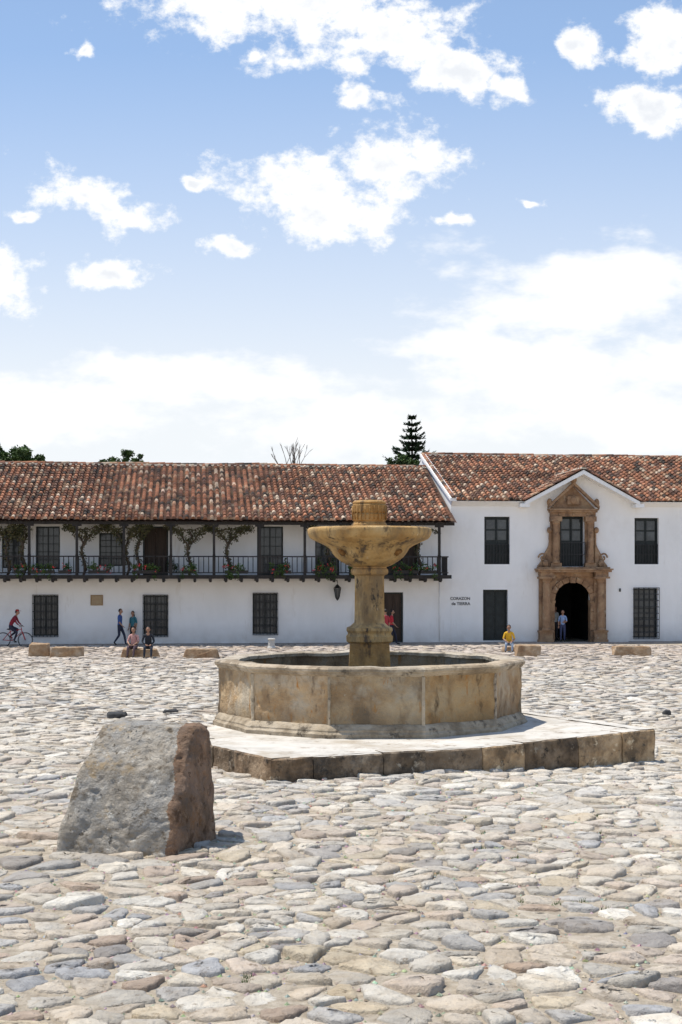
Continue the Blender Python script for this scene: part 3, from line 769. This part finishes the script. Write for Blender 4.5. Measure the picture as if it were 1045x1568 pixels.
for px,w in PX:
    uu=U(px,-1.72)
    b.box(uu-w/2,uu+w/2,-1.84,-1.67,fl+.08,fl+.24,1)
    for q in range(int(w*6)):
        leaves(b,(uu-w/2+w*R(0,1),-1.78,fl+.33+R(-.05,.12)),(.19,.13,R(.12,.26)),42,.06,0,.1)
        if R(0,1)<.6: leaves(b,(uu-w/2+w*R(0,1),-1.84,fl+.36+R(-.2,.15)),(.14,.1,.14),7,.05,2,.1,.9)
        if R(0,1)<.45: leaves(b,(uu-w/2+w*R(0,1),-1.88,fl+.06+R(-.12,.1)),(.14,.06,.24),36,.055,0,.1)
for px in (262,268,437,490,510): leaves(b,(U(px,-.4),-.4,fl+R(.3,.7)),(.2,.2,.3),60,.07,0,.1)
o=b.build('balcony_flower_boxes',[M_leaf,M_wood,M_flower]); o.location=(0,Y0,0); o.rotation_euler=(0,0,TH)
b=MB()
def vine(px,dirs):
    u=U(px,-1.35); 
    pts=[(u+.1*math.sin(k*1.1),-1.35+.04*math.cos(k),fl+.02+k*.26) for k in range(9)]
    b.tube(pts,[.07-.004*k for k in range(9)],6,1)
    b.tube([(x+.08*math.sin(i*2.),y_+.05,z) for i,(x,y_,z) in enumerate(pts)],.035,5,1)
    for sgn,L in dirs:
        q=[]; st0=R(4,6)
        for k in range(9):
            t=k/8; q.append((u+sgn*L*t,-1.38+.05*math.sin(k),fl+.02+st0*.26+(2.3-st0*.26)*math.sin(t*math.pi/2)**.8+.04*math.sin(k*2.1)))
        b.tube(q,[.05-.003*k for k in range(9)],5,1)
        for p in q[2:]: leaves(b,p,(.3,.2,.2),60,.065,0,.1)
    for p in pts[2:]: leaves(b,p,(.17,.14,.2),40,.06,0,.1)
for px,ds in ((12,[(1,.7),(-1,.8)]),(36,[(-1,.6)]),(128,[(1,1.1),(-1,.8)]),(195,[(-1,1.0),(1,.7)]),(212,[(1,.5)]),(290,[(1,1.1),(-1,1.0)]),(350,[(1,1.0),(-1,1.0)]),(505,[(1,.8),(-1,.9)]),(560,[(1,.6)]),(642,[(-1,.8)]),(-70,[(1,1),(-1,1)])):
    vine(px,ds)
# garlands hanging along the eave beam between the stems
for p0,p1 in ((-60,45),(100,215),(260,385),(470,560),(610,670)):
    u0,u1=U(p0,-1.4),U(p1,-1.4); n=int((u1-u0)/.22); q=[]
    for k in range(n+1):
        t=k/n; q.append((u0+(u1-u0)*t,-1.36+.06*math.sin(k*1.7),ze-.36-.13*abs(math.sin(t*math.pi*2.5))+.03*math.sin(k*2.3)))
    b.tube(q,.028,5,1)
    for p in q:
        if R(0,1)<.75: leaves(b,(p[0],p[1],p[2]-R(0,.08)),(.2,.14,R(.08,.2)),26,.06,0,.1)
o=b.build('climbing_vines',[M_vine,M_bark]); o.location=(0,Y0,0); o.rotation_euler=(0,0,TH)

def conifer(px,pytop,Y):
    x=(px-CX)/FPX*Y; zt=CH+(HZ-pytop)*Y/FPX
    b=MB(); b.tube([(0,0,0),(.05,0,zt*.5),(0,.05,zt)],[.28,.16,.02],8,1)
    z=2.5; 
    while z<zt-.15:
        r=min(3.0,(zt-z)*.42+.14)*R(.8,1.15); nb=10 if r>.6 else 6; ph=R(0,6)
        for k in range(nb):
            a=ph+2*math.pi*k/nb+R(-.2,.2); rr=r*R(.55,1.2); lf=R(.2,.6)
            f=lambda t:Vector((rr*t*math.cos(a),rr*t*math.sin(a),z-.12*rr*t+lf*rr*t*t))
            b.tube([f(t) for t in (0,.35,.7,1)],[.035,.025,.018,.008],4,1)
            for q in range(int(14+rr*34)):
                t=R(.1,1); p=f(t)
                side=Vector((-math.sin(a),math.cos(a),0))*R(-1,1)*(.24+.12*rr)*(1.15-t)+Vector((0,0,R(-.1,.2)))
                e=(side+Vector((math.cos(a),math.sin(a),.2))*.18); s=.06
                w=Vector((0,0,1)).cross(e).normalized()*s
                kk=R(.5,1.6)
                b.add([p,p+e*.5+w,p+e*1.15,p+e*.5-w+Vector((0,0,.05))],[(0,1,2,3)],0,False,(kk,kk,kk))
        z+=R(.34,.48)
    b.build('pine_tree',[M_pine,M_bark],loc=(x,Y,0))
conifer(631,637,94)
def crown_tree(name,px,Y,clumps,trunk_h,n=380,sz=.13,mat=M_leaf):
    x=(px-CX)/FPX*Y; b=MB()
    b.tube([(0,0,0),(.1,0,trunk_h*.5),(0,0,trunk_h)],[.35,.25,.18],8,1)
    for (dx,dz,r) in clumps:
        c=(dx,R(-1,1),dz); b.tube([(0,0,trunk_h*.8),(dx*.5,c[1]*.5,(trunk_h+dz)/2),c],[.16,.09,.04],5,1)
        for _ in range(7):
            d=Vector((R(-1,1),R(-1,1),R(-.7,.9)))*r*.7
            leaves(b,(c[0]+d.x,c[1]+d.y,c[2]+d.z),(r*.45,r*.45,r*.35),n//7,sz,0,.2,.35)
    return b.build(name,[mat,M_bark],loc=(x,Y,0))
crown_tree('broadleaf_tree',20,96,[(-1.8,11.1,1.3),(-.6,11.4,1.2),(.5,11.3,1.1),(1.4,10.9,.9),(-3,11.1,1.3),(0,10.2,1.8),(2.1,10.5,.7),(1.0,10.6,1.0),(-1.2,10.5,1.3)],7,1100)
crown_tree('broadleaf_tree',190,94,[(-.8,10.8,.7),(.2,11.2,.6),(.9,10.9,.5),(0,10.1,1.1),(-1.2,10.6,.5)],7,300)
crown_tree('broadleaf_tree',606,92,[(-.3,10.4,.6),(.5,10.6,.6),(1.1,10.5,.6),(0,9.6,.9),(1.8,10.3,.5)],7,380)
b=MB()
def br(p,d,l,r,dep):
    q=p+d*l; b.tube([p,p+d*l*.5+Vector((R(-.04,.04),0,0))*l,q],[r,r*.85,r*.7],5,0)
    if dep==0: return
    for _ in range(random.choice([2,2,3])):
        nd=(d+Vector((R(-.4,.4),R(-.5,.5),R(-.05,.4)))).normalized(); br(q,nd,l*R(.55,.8),r*.62,dep-1)
br(Vector((0,0,0)),Vector((0,0,1)),8.2,.16,0)
for s in (-.2,.05,.22): br(Vector((0,0,8.1)),Vector((s,0,1)).normalized(),1.35,.06,4)
b.build('bare_tree',mk_mat('grey_bark',[(.3,(.13,.10,.085)),(.7,(.24,.21,.18))],bump=.3),loc=((444-CX)/FPX*90,90,0))

# ------------------------------------------------------------------ people
cm={}
def cloth(c,rough=.85):
    if c not in cm: cm[c]=mk_mat('cloth_%d'%len(cm),[(.3,tuple(x*.8 for x in c)),(.7,tuple(x*1.1 for x in c))],scale=14,bump=.2,bscale=30,rough=rough)
    return cm[c]
BASE=dict(pel=(0,0,.95,.125),wai=(0,0,1.10,.115),che=(0,0,1.27,.14),nkb=(0,-.005,1.43,.07),nk=(0,.01,1.50,.05),hd=(0,.02,1.57,.045),
 shL=(-.165,0,1.40,.06),elL=(-.22,-.03,1.13,.043),wrL=(-.23,.05,.89,.028),shR=(.165,0,1.40,.06),elR=(.22,-.03,1.13,.043),wrR=(.23,.05,.89,.028),
 hiL=(-.085,0,.90,.095),knL=(-.1,.02,.50,.062),anL=(-.1,-.02,.09,.04),toL=(-.12,.15,.035,.033),hiR=(.085,0,.90,.095),knR=(.1,.02,.50,.062),anR=(.1,-.02,.09,.04),toR=(.12,.15,.035,.033))
BN=[('pel','wai',0),('wai','che',0),('che','nkb',0),('nkb','nk',3),('nk','hd',3),('nkb','shL',0),('shL','elL',0),('elL','wrL',4),('nkb','shR',0),('shR','elR',0),('elR','wrR',4),
    ('pel','hiL',1),('hiL','knL',1),('knL','anL',1),('anL','toL',2),('pel','hiR',1),('hiR','knR',1),('knR','anR',1),('anR','toR',2)]
def person(name,loc,yaw,pose,shirt,pants,hair=(.015,.01,.008),skin=(.36,.2,.13),longsl=False,longhair=False,hat=None,scale=1,z=0):
    J={k:Vector(v[:3]) for k,v in BASE.items()}; RR={k:v[3] for k,v in BASE.items()}
    for k,v in pose.items(): J[k]=Vector(v)
    names=list(J); me=bpy.data.meshes.new('t'); idx={k:i for i,k in enumerate(names)}
    me.from_pydata([J[k] for k in names],[(idx[a],idx[c]) for a,c,_ in BN],[])
    o=bpy.data.objects.new('t',me); scene.collection.objects.link(o)
    sk=o.modifiers.new('s','SKIN'); 
    if not me.skin_vertices: me.skin_vertices.new()
    for i,k in enumerate(names):
        sv=me.skin_vertices[0].data[i]; r=RR[k]; sv.radius=(r*(1.15 if k in('che','wai','pel') else 1),r*(.85 if k in('che','wai') else 1)); sv.use_root=(k=='pel')
    sb=o.modifiers.new('d','SUBSURF'); sb.levels=2; sb.render_levels=2
    bpy.context.view_layer.update()
    ev=o.evaluated_get(bpy.context.evaluated_depsgraph_get()); m2=ev.to_mesh()
    b=MB(); vs=[v.co.copy() for v in m2.vertices]
    segs=[(J[a],J[c],t) for a,c,t in BN]
    def near(p):
        best=9;bt=0
        for a,c,t in segs:
            ab=c-a; tt=max(0,min(1,(p-a).dot(ab)/max(ab.length_squared,1e-9))); d=(p-a-ab*tt).length
            if d<best: best=d;bt=t
        return bt
    b.V=[tuple(v) for v in vs]
    for p in m2.polygons:
        t=near(p.center)
        if t==4: t=0 if longsl else 3
        b.F.append(tuple(p.vertices)); b.M.append(t); b.S.append(True); b.C.append((1,1,1))
    ev.to_mesh_clear(); bpy.data.objects.remove(o)
    hc=J['hd']+Vector((0,.015,.075)); 
    def hf(p):
        if p.z<0: p=Vector((p.x*(1+p.z*2.2),p.y*(1+p.z*.8),p.z))
        return p
    b.sphere(hc,.078,.095,.118,3,16,12,fn=hf)
    b.sphere(hc+Vector((0,.1,-.02)),.013,.02,.026,3,8,6)
    for s in(-1,1):
        b.sphere(hc+Vector((s*.08,-.005,-.01)),.012,.022,.032,3,8,6)
        b.sphere(hc+Vector((s*.03,.084,.008)),.013,.008,.008,6,8,6)
        b.sphere(hc+Vector((s*.03,.088,.028)),.018,.006,.004,4,6,4)
    b.sphere(hc+Vector((0,.088,-.06)),.026,.008,.007,5,8,6)
    def cap(p):
        if p.y>.03 and p.z<.06: p=Vector((p.x*.8,.03,p.z))
        if p.z<-.04: p=Vector((p.x*.8,p.y,-.04+(p.z+.04)*.4))
        return p
    b.sphere(hc+Vector((0,-.012,.022)),.088,.1,.112,4,16,12,fn=cap)
    if longhair: b.sphere(hc+Vector((0,-.075,-.12)),.075,.045,.17,4,12,8)
    if hat: b.lathe([(.09,hc.z+.06),(.088,hc.z+.11),(.06,hc.z+.145),(.01,hc.z+.15)],12,(hc.x,hc.y),mat=7,smooth=True); b.box(hc.x-.06,hc.x+.06,hc.y+.06,hc.y+.17,hc.z+.065,hc.z+.078,7)
    for s,w,e in((-1,'wrL','elL'),(1,'wrR','elR')):
        d=(J[w]-J[e]).normalized(); q=d.to_track_quat('Z','X').to_matrix()
        pc=J[w]+d*.05; b.sphere(pc,.022,.038,.052,3,8,6,rot=q)
        for k,(oy,L) in enumerate(((-.028,.066),(-.01,.078),(.009,.072),(.027,.056))):
            p0=pc+q@Vector((0,oy,.035)); p1=p0+q@Vector((.008,oy*.1,L*.5)); p2=p1+q@Vector((.026,0,L*.45)); b.tube([p0,p1,p2],[.0095,.009,.007],6,3)
        p0=pc+q@Vector((0,-.03,-.015)); b.tube([p0,p0+q@Vector((.012,-.028,.025)),p0+q@Vector((.022,-.034,.052))],[.012,.01,.008],6,3)
    mats=[cloth(shirt),cloth(pants),cloth((.03,.025,.02)),cloth(skin,.55),cloth(hair,.5),cloth((.3,.09,.08),.5),cloth((.02,.015,.012),.2),cloth(hat or (.02,.02,.02))]
    ob=b.build(name,mats,loc=(loc[0],loc[1],z),rot=(0,0,yaw)); ob.scale=(scale,)*3; return ob
WALK=dict(knL=(-.1,.18,.53),anL=(-.1,.25,.10),toL=(-.11,.42,.06),knR=(.1,.0,.50),anR=(.1,-.26,.15),toR=(.11,-.12,.05),elL=(-.23,-.12,1.15),wrL=(-.23,-.12,.91),elR=(.23,.06,1.14),wrR=(.22,.22,.97))
def sitp(h=.42,lean=.0,fold=.3):
    dz=h+.1-.95
    P={}
    for k in('pel','wai','che','nkb','nk','hd','shL','shR'):
        x,y,z,_=BASE[k]; P[k]=(x,y+lean*(z-.95),z+dz)
    P['hiL']=(-.09,.03,h+.08);P['hiR']=(.09,.03,h+.08);P['knL']=(-.14,.42,h+.07);P['knR']=(.13,.42,h+.09);P['anL']=(-.13,.50,.09);P['anR']=(.15,.42,.09)
    P['toL']=(-.15,.66,.035);P['toR']=(.17,.58,.035)
    P['elL']=(-.24,.10+lean*.3,1.15+dz);P['elR']=(.24,.10+lean*.3,1.15+dz);P['wrL']=(-.12,.32,h+.2);P['wrR']=(.1,.33,h+.2)
    return P
ry=math.radians
x,y=G(184,989); person('walking_man',(x,y),ry(-105),WALK,(.05,.1,.28),(.03,.035,.06),longsl=False,z=gz(x,y))
x,y=G(204,987.5); person('standing_woman',(x,y),ry(150),{},(.05,.18,.22),(.02,.02,.025),longhair=True,scale=.93)
x,y=G(204,1008); person('seated_woman',(x,y+.3),ry(170),sitp(.38,.1),(.55,.3,.27),(.12,.08,.09),longhair=True,scale=.97)
x,y=G(226,1009); person('seated_man',(x,y+.3),ry(185),sitp(.38,.3),(.025,.028,.035),(.03,.035,.05),longsl=True)
x,y=G(600,988); person('walking_woman',(x,y),ry(-95),WALK,(.5,.03,.04),(.03,.03,.05),longhair=True,scale=.97)
x,y=G(591,990); person('standing_man',(x,y),ry(40),{},(.35,.04,.05),(.03,.03,.04))
x,y=G(781,1000); person('sitting_man',(x,y+.35),ry(175),sitp(.3,.25),(.75,.42,.03),(.25,.3,.38))
seatrock(771,795,990,999,'stone_block',.5)
x,y=G(862,984.5); person('standing_woman',(x,y-.0),ry(175),dict(wrL=(-.05,.2,1.1),elL=(-.22,.02,1.13)),(.25,.35,.55),(.05,.06,.12),longhair=True,scale=.9,z=.05)
x,y=G(853,981.5); person('standing_man',(x,y+.6),ry(200),{},(.6,.62,.6),(.05,.05,.06),z=.0)
cx0,cy0=G(22,991)
cyc=empty('bicycle',(cx0,cy0,0),ry(-90))
b=MB()
def wheel(yc):
    n=28; r=.34
    pts=[(0,yc+r*math.cos(2*math.pi*k/n),.34+r*math.sin(2*math.pi*k/n)) for k in range(n+1)]
    b.tube(pts,.02,6,0); pts=[(0,yc+(r-.03)*math.cos(2*math.pi*k/n),.34+(r-.03)*math.sin(2*math.pi*k/n)) for k in range(n+1)]; b.tube(pts,.008,4,1)
    for k in range(14): a=2*math.pi*k/14; b.tube([(0,yc,.34),(0,yc+.31*math.cos(a),.34+.31*math.sin(a))],.003,3,1)
    b.tube([(-.04,yc,.34),(.04,yc,.34)],.02,6,1)
wheel(-.52); wheel(.52)
T=lambda *p:b.tube(p,.017,6,2)
T((0,-.1,.3),(0,-.2,.8));T((0,-.1,.3),(0,.36,.72));T((0,-.18,.74),(0,.34,.84));T((0,.36,.72),(0,.33,.92));T((0,-.52,.34),(0,-.1,.3));T((0,-.52,.34),(0,-.18,.74))
T((.05,.52,.34),(.05,.38,.72));T((-.05,.52,.34),(-.05,.38,.72));T((-.05,.38,.72),(.05,.38,.72))
b.tube([(0,.33,.92),(0,.36,1.0)],.014,6,1); b.tube([(-.28,.3,1.02),(-.1,.37,1.0),(.1,.37,1.0),(.28,.3,1.02)],.014,6,0)
b.sphere((0,-.22,.84),.08,.14,.035,0); b.tube([(0,-.1,.3),(.09,-.1,.3),(.09,.05,.22)],.012,5,1); b.tube([(-.09,-.1,.3),(-.09,-.24,.38)],.012,5,1); b.tube([(-.13,.05,.22),(.16,.05,.22)],.012,5,0) 
b.tube([(.05,-.1+.09*math.cos(k*.5),.3+.09*math.sin(k*.5)) for k in range(14)],.008,4,1)
b.build('frame_and_wheels',[cloth((.02,.02,.02)),cloth((.3,.3,.32),.4),cloth((.45,.03,.03),.4)],cyc)
CYC=dict(pel=(0,-.2,.98),wai=(0,-.14,1.12),che=(0,-.03,1.27),nkb=(0,.06,1.42),nk=(0,.1,1.49),hd=(0,.13,1.55),shL=(-.17,.06,1.39),shR=(.17,.06,1.39),
  elL=(-.26,.14,1.17),elR=(.26,.14,1.17),wrL=(-.26,.27,1.04),wrR=(.26,.27,1.04),hiL=(-.09,-.18,.93),hiR=(.09,-.18,.93),
  knR=(.12,.16,.70),anR=(.12,.02,.30),toR=(.12,.16,.24),knL=(-.11,.18,.82),anL=(-.11,-.22,.50),toL=(-.12,-.1,.41))
person('cyclist',(cx0,cy0),ry(-90),CYC,(.22,.02,.035),(.03,.03,.05),longsl=True,hat=(.3,.03,.03))

# ------------------------------------------------------------------ world
w=bpy.data.worlds.new('World'); scene.world=w; w.use_nodes=True
nt=w.node_tree; N=nt.nodes; L=nt.links
bg=N['Background']; STR=.15; bg.inputs['Strength'].default_value=STR
SD=Vector((.33,-.10,-.94)).normalized(); sun=-SD
sky=N.new('ShaderNodeTexSky'); sky.sky_type='NISHITA'; sky.sun_disc=False; sky.sun_elevation=math.asin(sun.z); sky.sun_rotation=math.atan2(sun.x,sun.y)
sky.air_density=1.0; sky.dust_density=.6; sky.ozone_density=1.5; sky.altitude=1500
def math_(op,a,b_=None,c=None,clamp=False):
    n=N.new('ShaderNodeMath'); n.operation=op; n.use_clamp=clamp
    for i,v in enumerate((a,b_,c)):
        if v is None: continue
        if isinstance(v,(int,float)): n.inputs[i].default_value=v
        else: L.new(v,n.inputs[i])
    return n.outputs[0]
tc=N.new('ShaderNodeTexCoord'); sp=N.new('ShaderNodeSeparateXYZ'); L.new(tc.outputs['Generated'],sp.inputs[0])
ay=math_('MAXIMUM',math_('ABSOLUTE',sp.outputs['Y']),.08)
aa=math_('DIVIDE',sp.outputs['X'],ay); ee=math_('DIVIDE',sp.outputs['Z'],ay)
cb=N.new('ShaderNodeCombineXYZ'); L.new(aa,cb.inputs[0]); L.new(ee,cb.inputs[1])
def nz(scale,detail,rough,stretch=(1,1,1),off=0):
    n=N.new('ShaderNodeTexNoise'); n.noise_dimensions='2D'; n.inputs['Scale'].default_value=scale; n.inputs['Detail'].default_value=detail; n.inputs['Roughness'].default_value=rough
    m=N.new('ShaderNodeVectorMath'); m.operation='MULTIPLY_ADD'; L.new(cb.outputs[0],m.inputs[0]); m.inputs[1].default_value=stretch; m.inputs[2].default_value=(off,off*.7,0)
    L.new(m.outputs[0],n.inputs['Vector']); return n
wn=nz(20,3,.6)
vm=N.new('ShaderNodeVectorMath'); vm.operation='SUBTRACT'; L.new(wn.outputs['Color'],vm.inputs[0]); vm.inputs[1].default_value=(.5,.5,.5)
vs_=N.new('ShaderNodeVectorMath'); vs_.operation='MULTIPLY'; L.new(vm.outputs[0],vs_.inputs[0]); vs_.inputs[1].default_value=(.045,.03,0)
va=N.new('ShaderNodeVectorMath'); va.operation='ADD'; L.new(cb.outputs[0],va.inputs[0]); L.new(vs_.outputs[0],va.inputs[1])
rotv={0:va.outputs[0]}
for a in (12,28):
    r=N.new('ShaderNodeVectorRotate'); r.rotation_type='Z_AXIS'; r.inputs['Angle'].default_value=math.radians(a); L.new(va.outputs[0],r.inputs['Vector']); rotv[a]=r.outputs[0]
def blobs(lst):
    cur=None
    for px,py,rx,ry_,rot in lst:
        rot=min((0,12,28),key=lambda q:abs(q-rot)); th=math.radians(rot)
        a0,e0=(px-CX)/FPX,(HZ-py)/FPX; ca,ce=a0*math.cos(th)-e0*math.sin(th),a0*math.sin(th)+e0*math.cos(th)
        ix,iy=FPX/rx,FPX/ry_
        m=N.new('ShaderNodeVectorMath'); m.operation='MULTIPLY_ADD'; L.new(rotv[rot],m.inputs[0]); m.inputs[1].default_value=(ix,iy,0); m.inputs[2].default_value=(-ca*ix,-ce*iy,0)
        ln_=N.new('ShaderNodeVectorMath'); ln_.operation='LENGTH'; L.new(m.outputs[0],ln_.inputs[0])
        cur=ln_.outputs['Value'] if cur is None else math_('MINIMUM',cur,ln_.outputs['Value'])
    return math_('SUBTRACT',1.0,cur)
crisp=[(400,0,260,74,5),(570,45,215,80,12),(690,108,90,58,12),(778,145,52,27,8),(548,147,50,24,0),(395,92,55,28,0),(885,66,62,30,35),(1025,70,74,90,30),(1000,165,96,42,20),(122,80,24,18,0),
 (455,282,140,60,12),(605,256,105,76,0),(525,335,155,46,5),(140,310,108,40,26),(205,342,70,30,0),(35,326,36,13,0),(180,412,74,27,0),(0,430,80,62,20),
 (350,376,44,15,0),(305,288,22,15,0),(690,343,32,16,0),(812,305,26,9,0)]
soft=[(900,430,250,75,0),(860,480,260,65,0),(900,560,360,80,0),(690,530,160,36,0),(270,575,290,42,0),(90,625,210,70,0),(560,655,280,55,0),(1000,640,330,70,0)]
D1=blobs(crisp); D2=blobs(soft)
n1=nz(26,6,.66,(1,1.35,1)); n2=nz(12,5,.6,(1,2.2,1),3.)
den1=math_('ADD',D1,math_('MULTIPLY',math_('SUBTRACT',n1.outputs['Fac'],.5),2.4))
den2=math_('ADD',D2,math_('MULTIPLY',math_('SUBTRACT',n2.outputs['Fac'],.5),2.4))
def mr(v,a,b_,c=0,d=1,smooth=True):
    n=N.new('ShaderNodeMapRange'); n.interpolation_type='SMOOTHSTEP' if smooth else 'LINEAR'
    n.inputs['From Min'].default_value=a;n.inputs['From Max'].default_value=b_;n.inputs['To Min'].default_value=c;n.inputs['To Max'].default_value=d
    L.new(v,n.inputs['Value']); return n.outputs[0]
al1=mr(den1,.04,.64,0,1); al2=mr(den2,-.05,.7,0,.95)
al=math_('MAXIMUM',al1,al2)
haze=mr(ee,.10,.46,.96,.36,False)
shade=N.new('ShaderNodeMix'); shade.data_type='RGBA'; L.new(mr(den1,.6,1.4,1,.0),shade.inputs['Factor'])
shade.inputs['A'].default_value=(.87/STR,.90/STR,.95/STR,1); shade.inputs['B'].default_value=(1.06/STR,1.07/STR,1.08/STR,1)
hc_=N.new('ShaderNodeMix'); hc_.data_type='RGBA'; L.new(mr(ee,.12,.37,0,1,False),hc_.inputs['Factor'])
hc_.inputs['A'].default_value=(.92/STR,.955/STR,.985/STR,1); hc_.inputs['B'].default_value=(.44/STR,.65/STR,1.0/STR,1)
m0=N.new('ShaderNodeMix'); m0.data_type='RGBA'; L.new(haze,m0.inputs['Factor']); L.new(sky.outputs[0],m0.inputs['A']); L.new(hc_.outputs['Result'],m0.inputs['B'])
m1=N.new('ShaderNodeMix'); m1.data_type='RGBA'; L.new(al,m1.inputs['Factor']); L.new(m0.outputs['Result'],m1.inputs['A']); L.new(shade.outputs['Result'],m1.inputs['B'])
L.new(m1.outputs['Result'],bg.inputs['Color'])

sl_=bpy.data.lights.new('sun','SUN'); sl_.energy=5; sl_.angle=math.radians(.5); sl_.color=(1,.95,.87)
so=bpy.data.objects.new('sun',sl_); scene.collection.objects.link(so); so.rotation_euler=SD.to_track_quat('-Z','Y').to_euler(); so.location=(-20,10,40)

cam=bpy.data.cameras.new('camera'); co=bpy.data.objects.new('camera',cam); scene.collection.objects.link(co); scene.camera=co
co.location=(0,0,CH); co.rotation_euler=(math.pi/2,0,0); cam.lens=50; cam.sensor_fit='VERTICAL'; cam.sensor_height=36; cam.sensor_width=36; cam.shift_y=98/1568; cam.clip_end=6000
scene.view_settings.view_transform='Standard'; scene.view_settings.look='None'; scene.view_settings.exposure=0
